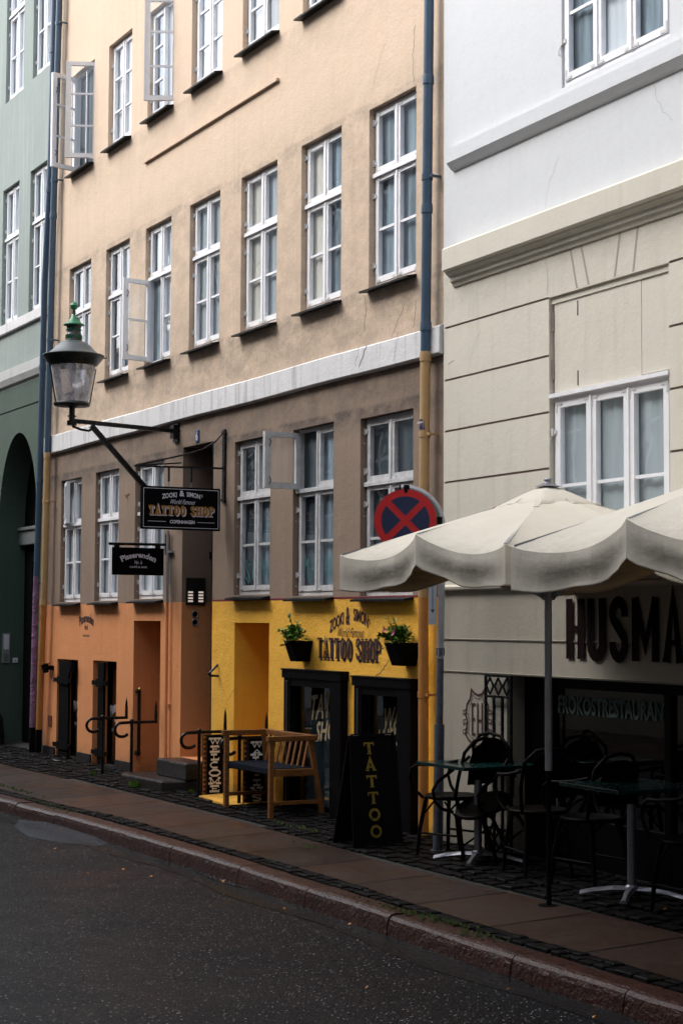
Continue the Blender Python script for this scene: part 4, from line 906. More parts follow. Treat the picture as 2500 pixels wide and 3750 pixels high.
gb.tube([lc+Vector((.0,-.19,4.2)),lc+Vector((.0,-.275,4.66))],.009,6); gb.tube([lc+Vector((.0,.19,4.2)),lc+Vector((.0,.262,4.62))],.007,6); gb.lathe([(0,-.03),(.022,-.01),(.022,.02),(0,.03)],lc+Vector((0,-.195,4.205)),8)
gb.build('glass_holder',M['lampblack'],t)
gg=MB(); gg.lathe([(.168,4.235),(.243,4.63)],lc,40); gg.build('glass_bowl',M['lampglass'],t)
bu=MB(); bu.lathe([(0,4.45),(.03,4.47),(.035,4.55),(.02,4.62),(0,4.62)],lc,14); bu.tube([lc+Vector((-.05,-.06,4.52)),lc+Vector((-.05,-.06,4.66))],.005,6); bu.build('bulb',M['signwhite'],t)
sh_=MB(); sh_.lathe([(.235,4.625),(.262,4.64),(.30,4.69),(.335,4.735),(.338,4.745),(.332,4.750),(.30,4.757)],lc,48); sh_.lathe([(.235,4.625),(.2,4.70),(0,4.72)],lc,32); sh_.bar(lc+Vector((.0,.33,4.74)),lc+Vector((0,.38,4.745)),.01,.01); sh_.tube([lc+Vector((0,.375,4.745)),lc+Vector((0,.385,4.76))],.008,6)
sh_.build('shade_rim',M['lampblack'],t)
dm=MB(); dm.lathe([(.302,4.757),(.265,4.775),(.225,4.81),(.19,4.85),(.15,4.885),(.10,4.905),(.0,4.91)],lc,40); dm.build('dome',M['dome'],t)
ch=MB(); ch.lathe([(.088,4.89),(.094,4.90),(.094,4.915),(.084,4.925),(.088,4.95),(.09,4.975),(.082,4.985),(.078,5.0),(.074,5.02),(.076,5.05),(.083,5.07)],lc,32)
for k in range(16):
    a=2*math.pi*k/16; d=Vector((math.cos(a),math.sin(a),0)); tv=Vector((-d.y,d.x,0))
    ch.bar(lc+d*.088+Vector((0,0,4.925)),lc+d*.09+tv*.017+Vector((0,0,4.97)),.005,.005,1); ch.bar(lc+d*.088+Vector((0,0,4.925)),lc+d*.09-tv*.017+Vector((0,0,4.97)),.005,.005,1)
    ch.tube([lc+d*.079+tv*.006*math.cos(j)+Vector((0,0,5.03+.012*math.sin(j))) for j in (0,1.26,2.5,3.8,5)],.003,4,1,True)
ch.build('chimney',[M['lampblack'],M['copper']],t)
sp=MB(); sp.lathe([(.078,5.075),(.112,5.082),(.108,5.092),(.08,5.105),(.055,5.135),(.036,5.165),(.024,5.185),(.012,5.205)],lc,32,flute=.05,fz=(5.0,5.17)); sp.lathe([(.012,5.2),(.022,5.215),(.012,5.23),(.020,5.24),(.010,5.25),(.013,5.262)],lc,16,1)
sp.lathe([(0,5.25),(.022,5.258),(.038,5.277),(.041,5.295),(.043,5.297),(.043,5.303),(.040,5.306),(.034,5.325),(.018,5.338),(0,5.341)],lc,24); sp.build('finial',[M['copper'],M['lampblack']],t)
# ------------------------------------------------------------------ hanging signs
SX=-4.436
t=thing('hanging_sign','black tattoo shop sign with gold letters hanging on chains from a wall bracket','sign',(SX,0,3.45))
b=MB(); b.box((SX-.03,-.022,3.10),(SX+.03,-.0,3.88)); b.bar((SX,-.01,3.465),(SX,-1.02,3.445),.016,.02); b.tube([(SX,-1.02,3.447),(SX,-.42,3.60),(SX,-.25,3.66),(SX,-.12,3.74),(SX,-.02,3.85)],.009,8); b.bar((SX,-1.02,3.447),(SX,-.5,3.50),.014,.014)
for zz in (3.13,3.85): b.box((SX-.05,-.03,zz-.012),(SX+.05,-.01,zz+.012))
ys=[on(0,SX,618,1750).y,on(0,SX,700,1750).y]
for y in ys: b.bar((SX,y,3.45),(SX,y,3.30),.018,.018)
b.build('bracket',M['iron'],t)
for y in ys:
    c_=MB()
    for k in range(3):
        zc=3.293-.022*k; c_.tube([(SX+(.006*math.cos(j) if k%2 else 0),y+(0 if k%2 else .006*math.cos(j)),zc+.014*math.sin(j)) for j in (0,1.05,2.1,3.14,4.2,5.25)],.0025,5,0,True)
    c_.build('chain',M['alu'],t)
y0,y1=-.945,-.062; z0,z1=2.80,3.245
sb=MB(); sb.box((SX-.02,y0,z0),(SX+.02,y1,z1)); sd_=sb.build('sign_board',M['signblack'],t,bevel=.002)
XS=SX+.0215; Yv=(0,1,0); sw=y1-y0
for kk,(xs_,o0,rtv) in enumerate(((XS,y0,(0,1,0)),(SX-.0215,y1,(0,-1,0)))):
    sg=1 if kk==0 else -1
    tx=MB(); O=lambda f,z:(xs_,o0+sg*f,z)
    stroke(tx,(xs_,o0,0),rtv,Zv,[(.022,z0+.022),(sw-.022,z0+.022),(sw-.022,z1-.022),(.022,z1-.022)],.005,0,0,True)
    put_text(tx,'ZOOKI',O(.225,z1-.118),rtv,Zv,.165,.052,bold=.03,warp=lambda a,b:(a,b+.022*math.sin(min(1,a/.165)*1.4)-.012))
    put_text(tx,'&',O(.42,z1-.097),rtv,Zv,.055,.062,bold=.03)
    put_text(tx,'SIMON',O(.50,z1-.098),rtv,Zv,.155,.050,bold=.03,warp=lambda a,b:(a,b-.03*(1-math.cos(a/.155*1.3))))
    put_text(tx,"'S",O(.66,z1-.098),rtv,Zv,.022,.026)
    put_text(tx,'World Famous',O(.305,z1-.178),rtv,Zv,.28,.048,shear=.5)
    put_text(tx,'COPENHAGEN',O(.315,z0+.064),rtv,Zv,.28,.036,bold=.03)
    for a_,b_ in ((.07,.27),(.62,.82)): stroke(tx,(xs_,o0,0),rtv,Zv,[(a_,z0+.082),(b_,z0+.082)],.004)
    serif_text(tx,'TATTOO SHOP',O(.088,z0+.140),rtv,Zv,.735,.098,.026,0,.0002)
    tx.build('white_lettering',M['signwhite'],t)
    tx=MB(); serif_text(tx,'TATTOO SHOP',O(.075,z0+.150),rtv,Zv,.735,.098,.026,0,.0065); tx.build('gold_lettering',M['gold'],t)
PX=-5.965
t=thing('hanging_sign','small black cafe sign with white letters under a round bar','sign',(PX,0,2.7))
b=MB(); b.tube([(PX,-.02,2.715),(PX,-.70,2.71)],.016,10); b.lathe([(0,-.02),(.02,0),(0,.02)],(PX,-.705,2.71),10); b.box((PX-.035,-.03,2.60),(PX+.035,0,2.84)); 
for y in (-.62,-.13): b.box((PX-.008,y-.03,2.67),(PX+.008,y+.03,2.70)); 
b.build('bracket',M['iron'],t)
y0,y1=-.674,-.06; z0,z1=2.365,2.672; sb=MB(); sb.box((PX-.012,y0,z0),(PX+.012,y1,z1)); sb.build('sign_board',M['signblack'],t,bevel=.002)
for kk in (0,1):
    xs_=PX+(.013 if kk==0 else -.013); o0=y0 if kk==0 else y1; sg=1 if kk==0 else -1; rtv=(0,sg,0); tx=MB(); O=lambda f,z:(xs_,o0+sg*f,z)
    put_text(tx,'Pisserenden',O(.10,z0+.195),rtv,Zv,.42,.062,bold=.035,arc=.85); put_text(tx,'Nr. 6',O(.265,z0+.123),rtv,Zv,.088,.04,bold=.01); put_text(tx,'CAFÉ & BAR',O(.205,z0+.080),rtv,Zv,.21,.026,bold=.02)
    tx.build('lettering',M['signwhite'],t)
# house number
q=P2(724,1597); o=MB(); o.box((q[0]-.05,-.012,q[1]-.065),(q[0]+.05,0,q[1]+.065)); n_=o.build('house_number_plate',M['enamel'],bevel=.003); tag(n_,'small blue enamel house number plate above the recessed doorway','number plate')
tx=MB(); put_text(tx,'6',(q[0]-.028,-.0135,q[1]-.045),X,Zv,.055,.09,bold=.01); tx.build('number',M['signwhite'],n_)
# intercoms
IX=D6[0]
t=thing('intercom','dark steel intercom panel with lit name plates beside the recessed door','intercom',(IX,.15,2.2))
o=MB(); o.box((IX,.045,2.035),(IX+.022,.275,2.335)); o.build('panel',M['steel_dark'],t,bevel=.004)
for c_ in (0,1):
    for r_ in range(4):
        bb=MB(); y=.068+c_*.125; z=2.165-.033*r_; bb.box((IX+.022,y,z),(IX+.026,y+.058,z+.019)); bb.build('name_plate',M['button'],t); dd_=MB(); dd_.box((IX+.022,.139 if c_==0 else .166,z+.006),(IX+.027,.145 if c_==0 else .172,z+.012)); dd_.build('push_button',M['alu'],t)
GX=AX-AH
t=thing('intercom','pale grey intercom panel inside the green gateway','intercom',(GX,.15,1.5))
q0=on(0,GX,8,2319); q1=on(0,GX,35,2428); o=MB(); o.box((GX,q0.y,q1.z),(GX+.02,q1.y,q0.z)); o.build('panel',M['plasticgrey'],t,bevel=.004)
o=MB(); o.box((GX+.02,q0.y+.02,(q0.z+q1.z)/2-.02),(GX+.024,q1.y-.02,q0.z-.02)); o.build('name_list',M['signwhite'],t)
o=MB(); 
for k in range(5): o.box((GX+.02,q0.y+.025,q1.z+.03+k*.022),(GX+.023,q1.y-.025,q1.z+.036+k*.022))
o.build('speaker_grille',M['black'],t)
t=thing('key_box','small white square switch box with a black mark below the pale intercom','switch',(GX,.3,1.3))
q0=on(0,GX,46,2410); o=MB(); o.box((GX,q0.y,q0.z-.07),(GX+.025,q0.y+.075,q0.z)); o.build('box',M['signwhite'],t,bevel=.006); o=MB(); o.box((GX+.025,q0.y+.03,q0.z-.05),(GX+.028,q0.y+.04,q0.z-.02)); o.build('mark',M['black'],t)
# guard stone in the gateway
o=MB(); q=on(2,.06,15,2730); o.lathe([(.20,0),(.19,.2),(.17,.42),(.12,.52),(.05,.56),(0,.565)],(-12.25,-.12,.02),14); gs=o.build('guard_stone',M['stone']); tag(gs,'dark worn guard stone at the foot of the green gateway','stone')
# ------------------------------------------------------------------ hand rails at the stairs
def rail(x,label):
    t=thing('stair_rail',label,'handrail',(x,-.06,.05),group='black hand rails at the basement stairs')
    o=MB(); o.tube([(x,-.06,.70),(x,-.06,.80),(x,-.06,.90),(x,-.06,.955)],[.018,.017,.012,.002],10); o.build('spike',M['iron'],t)
    o=MB(); pts=[(x,-.05,.715),(x,-.35,.715),(x,-.47,.712)]+[(x,-.475+.075*math.sin(-a),.635+.077*math.cos(a)) for a in [rad(k*20) for k in range(1,10)]]+[(x,-.44,.56),(x,-.415,.572)]
    o.tube(pts,.0175,10); o.lathe([(0,-.022),(.02,-.01),(.02,.01),(0,.022)],(x,-.41,.577),10); o.build('rail',M['iron'],t)
    o=MB(); o.tube([(x,-.35,.0),(x,-.35,.72)],.018,10); o.lathe([(.022,-.01),(.026,0),(.02,.02),(0,.024)],(x,-.35,.73),10); o.build('post',M['iron'],t)
    return t
rail(-7.05,'scrolled black hand rail at the left side of the orange basement stair')
rail(-6.13,'scrolled black hand rail between the orange recess and the stone steps')
rail(-4.24,'scrolled black hand rail carrying the welcome banner')
rail(-3.26,'scrolled black hand rail behind the bench carrying the second banner')
t=thing('door_pull_bar','long vertical black bar with a brass knob on the orange recess wall','handrail',(-7.0,.1,.5))
o=MB(); q0=on(0,-6.96,507,2524); q1=on(0,-6.96,498,2768); o.tube([(-6.93,q0.y,q0.z),(-6.93,q0.y,q1.z)],.02,10); o.tube([(-7.0,q0.y,q0.z-.03),(-6.93,q0.y,q0.z-.03)],.026,10); o.tube([(-7.0,q0.y,q1.z+.03),(-6.93,q0.y,q1.z+.03)],.03,10); o.build('bar',M['iron'],t)
o=MB(); o.lathe([(0,-.02),(.02,-.01),(.02,.01),(0,.02)],(-6.92,q0.y,q0.z),10); o.build('knob',pbr('brass',(.5,.35,.08),.3,metal=.9),t)
t=thing('wall_hook','bent black iron hook on the edge of the yellow wall','hook',(-4.7,0,1.3)); o=MB(); q=P2(800,2476); x_=q[0]
o.tube([(x_,.0,q[1]),(x_,-.10,q[1]+.005),(x_,-.115,q[1]+.02),(x_-.02,-.0,q[1]+.12)],.012,8); o.build('hook',M['iron'],t)
# banners on the rails
def banner(x,word,label,y0,y1,z0,z1):
    t=thing('banner',label,'banner',(x,-.2,z0)); o=MB(); o.box((x-.006,y0,z0),(x+.006,y1,z1)); o.build('panel',M['maroonband'],t)
    c=MB(); ym=(y0+y1)/2; c.box((x+.0065,ym-.085,z0+.01),(x+.0075,ym+.085,z1-.01)); c.build('dark_field',M['signblack'],t)
    zg=MB(); n=13; hz=(z1-z0)/n
    for k in range(n):
        for sgn,ye in ((1,y0),(-1,y1)): zg.poly((x+.008,ye,z0+hz*k),(0,1,0),Zv,[(0,0),(sgn*.036,hz/2),(0,hz)] if sgn>0 else [(0,0),(0,hz),(-.036,hz/2)])
    zg.build('zigzag',M['ochre'],t)
    tx=MB(); n=len(word); lh=(z1-z0-.06)/n
    for k,chh in enumerate(word):
        wd_=.140 if chh in 'WMONKA' else .115
        slab_letter(tx,chh,(x+.009,ym-wd_/2,z1-.03-lh*(k+1)+lh*.06),(0,1,0),Zv,wd_,lh*.92,.010,.021)
    tx.build('lettering',M['cream'],t)
banner(-4.21,'WELCOME','dark banner with ochre zigzag edges reading WELCOME on the rail',-.325,-.055,.065,.69)
banner(-3.23,'WALK-INS','dark banner with ochre zigzag edges reading WALK-INS behind the bench',-.325,-.035,.065,.715)
# ------------------------------------------------------------------ planters
def planter(cx,cz,w_,h_,label,seed,flower):
    random.seed(seed); t=thing('wall_planter',label,'planter',(cx,0,cz)); y=-.14
    o=MB(); 
    def ring(z,a,b): return [(cx-a,-.005,z),(cx-a*.9,y-b*.6,z),(cx-a*.45,y-b,z),(cx+a*.45,y-b,z),(cx+a*.9,y-b*.6,z),(cx+a,-.005,z)]
    zt,zb_=cz,cz-h_; R_=[ring(zt,w_/2,.07),ring(zt-.02,w_/2*.97,.065),ring(zb_+.01,w_/2*.62,.0),ring(zb_,w_/2*.60,-.01)]
    vs=[p for r in R_ for p in r]; o.add(vs,[(i*6+j,i*6+(j+1)%6,(i+1)*6+(j+1)%6,(i+1)*6+j) for i in range(3) for j in range(6)]+[tuple(range(18,24))])
    o.add(ring(zt-.015,w_/2*.95,.06),[(0,1,2,3,4,5)],1); pot=o.build('pot',[M['blackmat'],M['soil']],t)
    st_=MB(); lf=MB(); fl=MB()
    def leaf(p,d,s,mi):
        d=d.normalized(); side=d.cross(Vector((random.uniform(-.3,.3),random.uniform(-.3,.3),1))).normalized(); nn=side.cross(d)
        a=p; q1=p+d*s*.45+side*s*.34-nn*s*.05; q2=p+d*s*.45-side*s*.34-nn*s*.05; m_=p+d*s*.5+nn*s*.03; tip=p+d*s-nn*s*.18
        q3=p+d*s*.8+side*s*.18-nn*s*.1; q4=p+d*s*.8-side*s*.18-nn*s*.1
        lf.add([a,q1,m_,q2,q3,tip,q4],[(0,1,2),(0,2,3),(1,4,2),(2,4,5),(2,5,6),(2,6,3)],mi)
    for k in range(22):
        b0=Vector((cx+random.uniform(-.3,.3)*w_,-.13+random.uniform(-.05,.05),cz)); ang=random.uniform(-1.15,1.15); ln=random.uniform(.09,.21)*(1-.25*abs(ang))
        d=Vector((math.sin(ang)*.9,random.uniform(-.5,.15),math.cos(ang)+.1)); pts=[b0]; ln*=.92
        for j in range(5): d=d+Vector((math.sin(ang)*.07,-.02,-.13*abs(ang)-.05)); pts.append(pts[-1]+d.normalized()*ln/4)
        st_.tube(pts,[.003]*5+[.001],4)
        for p in pts[1:]:
            for _ in range(5): leaf(p,Vector((random.uniform(-1,1),random.uniform(-1,.6),random.uniform(-.2,.8))),random.uniform(.028,.054),random.choice((0,0,0,1)))
    for k in range(230):
        a=random.uniform(0,6.283); e=random.uniform(0,1.5); q=Vector((math.cos(a)*math.cos(e)*w_*.50,math.sin(a)*math.cos(e)*.10,math.sin(e)*.125)); p=Vector((cx,-.125,cz+.0))+q*random.uniform(.6,1.)
        leaf(p,q.normalized()+Vector((random.uniform(-.6,.6),random.uniform(-.6,.3),random.uniform(-.5,.4))),random.uniform(.028,.048),random.choice((0,0,1)))
    for k in range(4): 
        p=Vector((cx-w_*.48+.03*k,-.18,cz-.02-.02*random.random())); leaf(p,Vector((-.8,-.4,-.3)),.05,0)
    st_.build('stems',M['leafdark'],t); lf.build('foliage',[M['leaf'],M['leafdark']],t)
    for (fx,fz) in flower:
        fl=MB(); c0_=Vector((cx+fx,-.22,cz+fz))
        for k in range(9):
            a=k*2.4; r_=.006+.0022*k; n_=Vector((math.cos(a),-.5,math.sin(a))); s_=Vector((-math.sin(a),0,math.cos(a))); fl.add([c0_,c0_+n_*r_*1.2+s_*.009,c0_+n_*(r_+.014),c0_+n_*r_*1.2-s_*.009],[(0,1,2,3)])
        fl.build('flower',M['pink'],t)
    return t
qa=[on(1,-.15,px,py) for px,py in ((1071,2345),(1449,2352))]
planter(qa[0].x,qa[0].z-.005,.27,.195,'black wall pot with leafy plant beside the yellow recess',4,[])
planter(qa[1].x,qa[1].z-.005,.33,.195,'black wall pot with leafy plant and pink flower beside the drainpipe',9,[(.09,.09),(-.06,.11)])
# small round black lamps at the orange basement opening
t=thing('wall_spotlight','small black spotlight on the orange wall by the left basement opening','lamp',(-9.8,0,1.3)); q=P2(193,2446); o=MB(); o.box((q[0]-.03,-.05,q[1]-.03),(q[0]+.05,0,q[1]+.03)); o.tube([(q[0]-.03,-.10,q[1]+.04),(q[0],-.09,q[1]-.06)],[.05,.035],12); o.tube([(q[0]+.0,-.03,q[1]-.03),(q[0]-.0,-.02,q[1]-.14)],.004,5); o.build('lamp_head',M['blackmat'],t)
t=thing('wall_spotlight','small black spotlight under the head of the left basement opening','lamp',(-8.95,0,1.3)); q=P2(284,2440); o=MB(); o.tube([(q[0]-.03,-.06,q[1]+.05),(q[0]-.02,-.07,q[1]-.08)],[.035,.05],12); o.box((q[0]-.04,-.06,q[1]+.0),(q[0],0,q[1]+.04)); o.build('lamp_head',M['blackmat'],t)
t=thing('vent_plate','small scratched metal plate low on the orange wall by the corner pipe','plate',(-9.9,0,.6)); q0,q1=P2(179,2620),P2(190,2662); o=MB(); o.box((q0[0],-.012,q1[1]),(q1[0],0,q0[1])); o.build('plate',M['rust'],t,bevel=.002)
# ------------------------------------------------------------------ sign post with no stopping sign
PXx,PYy=.47,-.35; Rv=Vector((R0.x,R0.y,0)); Fv=Vector((FWD.x,FWD.y,0)).normalized()
t=thing('traffic_sign','round red and blue no stopping sign on a bent grey post','traffic sign',(PXx,PYy,.07))
base=Vector((PXx-.03,PYy,.03)); zt_=2.66; topp=Vector((PXx+.03,PYy,zt_-.05)); rr=.30
arc=[topp+Rv*(-rr+rr*math.cos(a))+Vector((0,0,rr*math.sin(a)*1.02)) for a in [rad(k*9) for k in range(1,11)]]
zs_=1.58
o=MB(); o.tube([base+(topp-base)*((zs_-base.z)/(topp.z-base.z)),topp-Vector((0,0,.3)),topp]+arc+[arc[-1]+Rv*-.03],.027,14); o.tube([arc[-1]+Rv*-.028,arc[-1]+Rv*-.04],[.030,.030],12,1); o.build('post',[M['galv'],M['black']],t)
o=MB(); o.tube([base,base+(topp-base)*((1.05-base.z)/(topp.z-base.z))],.040,14); o.tube([base+(topp-base)*((1.05-base.z)/(topp.z-base.z)),base+(topp-base)*((zs_-base.z)/(topp.z-base.z))],.028,14); o.tube([base+Vector((0,0,0)),base+Vector((0,0,.04))],.06,14); o.build('lower_post',M['darkpole'],t)
o=MB(); pb=base+(topp-base)*((1.62-base.z)/(topp.z-base.z)); o.tube([pb-Vector((0,0,.03)),pb+Vector((0,0,.03))],.034,12); o.build('clamp',M['darkpole'],t)
ctr=Vector((PXx+.03,PYy,2.655))+Rv*-.292-Fv*.035; RS=.246
Pc=lambda r,a:(r*math.cos(a),r*math.sin(a))
o=MB(); o.poly(ctr,Rv,Zv,[Pc(RS,2*math.pi*k/56) for k in range(56)],.004); dd=o.build('sign_disc',M['signred'],t)
o=MB(); o.poly(ctr+Fv*.001,Rv,Zv,[Pc(RS-.003,2*math.pi*k/40) for k in range(40)],-.004); 
r1=RS*.775; hw=.026
for q in range(4):
    a0=rad(45+90*q); pts=[]
    da=math.asin(hw/r1)
    for k in range(13): pts.append(Pc(r1,a0+da+(math.pi/2-2*da)*k/12))
    m_=a0+math.pi/4; pts.append(Pc(hw*math.sqrt(2)*1.0,m_)); o.poly(ctr-Fv*.0055,Rv,Zv,pts,0,1)
o.build('blue_field',[M['galv'],M['signblue']],t)
o=MB()
for c_,s_ in ((Vector((0,0,RS+.005)),.05),(Rv*(RS+.015),.05)): o.box(ctr+c_+Vector((-.012,-.01,-.03)),ctr+c_+Vector((.012,.03,.03)))
o.build('bolt_clamp',M['black'],t)
t=thing('arrow_plate','narrow grey plate with a long vertical arrow on the sign post','sign',(PXx,PYy,1.6))
q0=on(1,PYy,1600,2080); q1=on(1,PYy,1600,2288); o_=Vector((q0.x,PYy,q1.z)); hh=2.06-1.56
z0,z1=on(1,PYy,1600,2288).z,on(1,PYy,1600,2060).z; o=MB(); cxv=base+(topp-base)*.7; ctrp=Vector((cxv.x,PYy,0))+Rv*-.065
o.poly(ctrp+Vector((0,0,z0)),Rv,Zv,[(-.032,0),(.032,0),(.032,z1-z0),(-.032,z1-z0)],-.004); o.build('plate',M['plate'],t)
o=MB(); zz0,zz1=z0+.09,z1-.02; o.poly(ctrp-Fv*.0012+Vector((0,0,zz0)),Rv,Zv,[(-.003,.03),(.003,.03),(.003,zz1-zz0-.03),(-.003,zz1-zz0-.03)]); 
for zc,s_ in ((zz0,1),(zz1,-1)): o.poly(ctrp-Fv*.0012+Vector((0,0,zc)),Rv,Zv,[(0,0),(.018,.035*s_),(0,.026*s_),(-.018,.035*s_)])
o.build('arrow',M['darkink'],t)
q=base+(topp-base)*((on(1,PYy,1610,2395).z-base.z)/(topp.z-base.z)); o=MB(); o.poly(q-Fv*.030+Vector((0,0,-.035)),Rv,Zv,[(-.02,0),(.02,0),(.02,.07),(-.02,.07)]); sk=o.build('sticker',M['signwhite']); tag(sk,'small white torn sticker with black letters on the sign post','sticker')
tx=MB(); put_text(tx,'CH',q-Fv*.0312-Rv*.017,Rv,Zv,.033,.024,bold=.04); put_text(tx,'RG',q-Fv*.0312-Rv*.017-Vector((0,0,.03)),Rv,Zv,.033,.022,bold=.04); tx.build('lettering',M['darkink'],sk)
# ------------------------------------------------------------------ bench
t=thing('garden_bench','small teak garden bench with slatted back and navy woven seat','bench',(-2.6,-.3,.06))
x0,x1=-3.19,-2.19; yf,yb=-.52,-.06; zt=.80
L=lambda x,y:(x,y,.055+.04*y)
def lg(p,q,w_=.045): o=MB(); o.bar(p,q,w_,w_,0,(0,1,0)); return o.build('leg',M['teak'],t,bevel=.004)
lg((x0,yf,.06),(x0+.0,yf,zt-.03)); lg((x1,yf-.01,.055),(x1-.01,yf,zt-.03)); lg((x0-.0,yb-.0,.07),(x0+.0,yb-.06,zt-.03)); lg((x1+.02,yb+.05,.07),(x1-.02,yb-.06,zt-.03))
for x in (x0,x1):
    o=MB(); o.box((x-.028,yf-.05,zt-.05),(x+.028,yb+.0,zt)); o.build('armrest',M['teak'],t,bevel=.005)
    o=MB(); o.box((x-.018,yf+.03,.43),(x+.018,yb-.02,.495)); o.box((x-.014,yf+.02,.17),(x+.014,yb+.02,.205)); o.build('side_rail',M['teak'],t,bevel=.003)
o=MB(); o.box((x0-.03,yb-.055,zt-.05),(x1+.02,yb-.0,zt+.002)); o.build('back_rail',M['teak'],t,bevel=.005)
for k in range(8):
    x=x0+.10+(x1-x0-.2)*k/7; o=MB(); o.bar((x+.0,yb-.09,.50),(x+.0,yb-.03,zt-.03),.032,.014,0,(0,1,0)); o.build('slat',M['teak'],t)
o=MB(); o.box((x0+.02,yf+.0,.44),(x1-.02,yb-.03,.505)); o.build('seat',M['cushion'],t,bevel=.012)
# ------------------------------------------------------------------ sandwich board
t=thing('sandwich_board','tall black pavement board with vertical gold letters between bench and cafe chairs','sandwich board',(-.2,-.6,.05))
ft=lambda z:-.04-(z-.055)*.19
o=MB(); P_=[(ft(.055),-.83,.055),(ft(.055),-.40,.06),(ft(.93),-.38,.93),(ft(.93),-.78,.93)]
n_=Vector((1,0,.19)).normalized(); 
def slabp(mb,pts,th,mi=0): pts=[Vector(p) for p in pts]; b=[p-n_*th for p in pts]; mb.add(pts+b,[(0,1,2,3),(7,6,5,4)]+[(i,i+4,(i+1)%4+4,(i+1)%4) for i in range(4)],mi)
slabp(o,P_,.022); 
for a,b in ((0,1),(1,2),(2,3),(3,0)): o.bar(Vector(P_[a])+n_*.004,Vector(P_[b])+n_*.004,.03,.012,0,n_)
o.build('front_panel',M['black'],t,bevel=.002)
o=MB(); Q_=[(-.40,-.83,.055),(-.40,-.40,.06),(ft(.93)-.03,-.38,.93),(ft(.93)-.03,-.78,.93)]; o.add([Vector(p) for p in Q_]+[Vector(p)-Vector((.02,0,0)) for p in Q_],[(3,2,1,0),(4,5,6,7)]+[(i,(i+1)%4,(i+1)%4+4,i+4) for i in range(4)]); o.build('back_panel',M['black'],t)
o=MB(); 
for y in (-.74,-.44): o.box((ft(.93)-.05,y-.03,.925),(ft(.93)+.01,y+.03,.937))
o.build('hinge',M['alu'],t)
tx=MB(); upv=Vector((-.19,0,1)).normalized()
for k,c_ in enumerate('TATTOO'):
    z=.93-.10-.131*k; w_=.095; h_=.098
    O=Vector((ft(z-h_/2)+.007,-.625-w_/2+.004*k*0,z-h_*.5)); O.x=ft(O.z)+.008
    if c_=='T': serif_text(tx,'T',O,(0,1,0),upv,w_,h_,.026,0,0,serif=.25)
    elif c_=='A': serif_text(tx,'A',O,(0,1,0),upv,w_,h_,.026,0,0,serif=.2)
    else: stroke(tx,O,(0,1,0),upv,ell(w_/2,h_/2,w_*.44,h_*.42,0,345,24),.022,0,0,True)
tx.build('lettering',M['goldleaf'],t)
# ------------------------------------------------------------------ cafe tables
def table(x,y,rz,label,hw_=.36):
    z=gz(y)+.01; t=thing('cafe_table',label,'table',(x,y,z),rz,group='square cafe tables in front of the restaurant')
    o=MB(); o.box((-hw_,-hw_,.70),(hw_,hw_,.725)); o.build('tabletop',M['dtable'],t,world=False,bevel=.004)
    o=MB(); o.box((-.12,-.12,.67),(.12,.12,.70)); o.tube([(0,0,.60),(0,0,.68)],.045,14); o.build('mount',M['blackmat'],t,world=False)
    o=MB(); o.tube([(0,0,.05),(0,0,.63)],.030,18); o.lathe([(.05,.045),(.05,.06),(.032,.075)],(0,0,0),18); o.build('column',M['alu'],t,world=False)
    for k in range(4):
        a=rad(45+90*k); d=Vector((math.cos(a),math.sin(a),0)); s_=Vector((-d.y,d.x,0)); o=MB(); rs_=[(0.0,.055,.035),(.12,.052,.030),(.24,.035,.022),(.34,.012,.028)]
        vs=[]
        for r_,zz,hw2 in rs_: vs+= [d*r_+s_*hw2+Vector((0,0,zz-.012)),d*r_-s_*hw2+Vector((0,0,zz-.012)),d*r_-s_*hw2*.5+Vector((0,0,zz+.010)),d*r_+s_*hw2*.5+Vector((0,0,zz+.010))]
        o.add(vs,[(i*4+j,i*4+(j+1)%4,(i+1)*4+(j+1)%4,(i+1)*4+j) for i in range(3) for j in range(4)]+[(3,2,1,0),(12,13,14,15)]); o.build('foot',M['alu'],t,world=False)
    return t
table(1.10,-.40,rad(0),'square dark green cafe table on a steel column beside the sandwich board',.34)
table(2.98,-.42,rad(-2),'square dark green cafe table on a steel column nearest the right edge of the picture',.34)
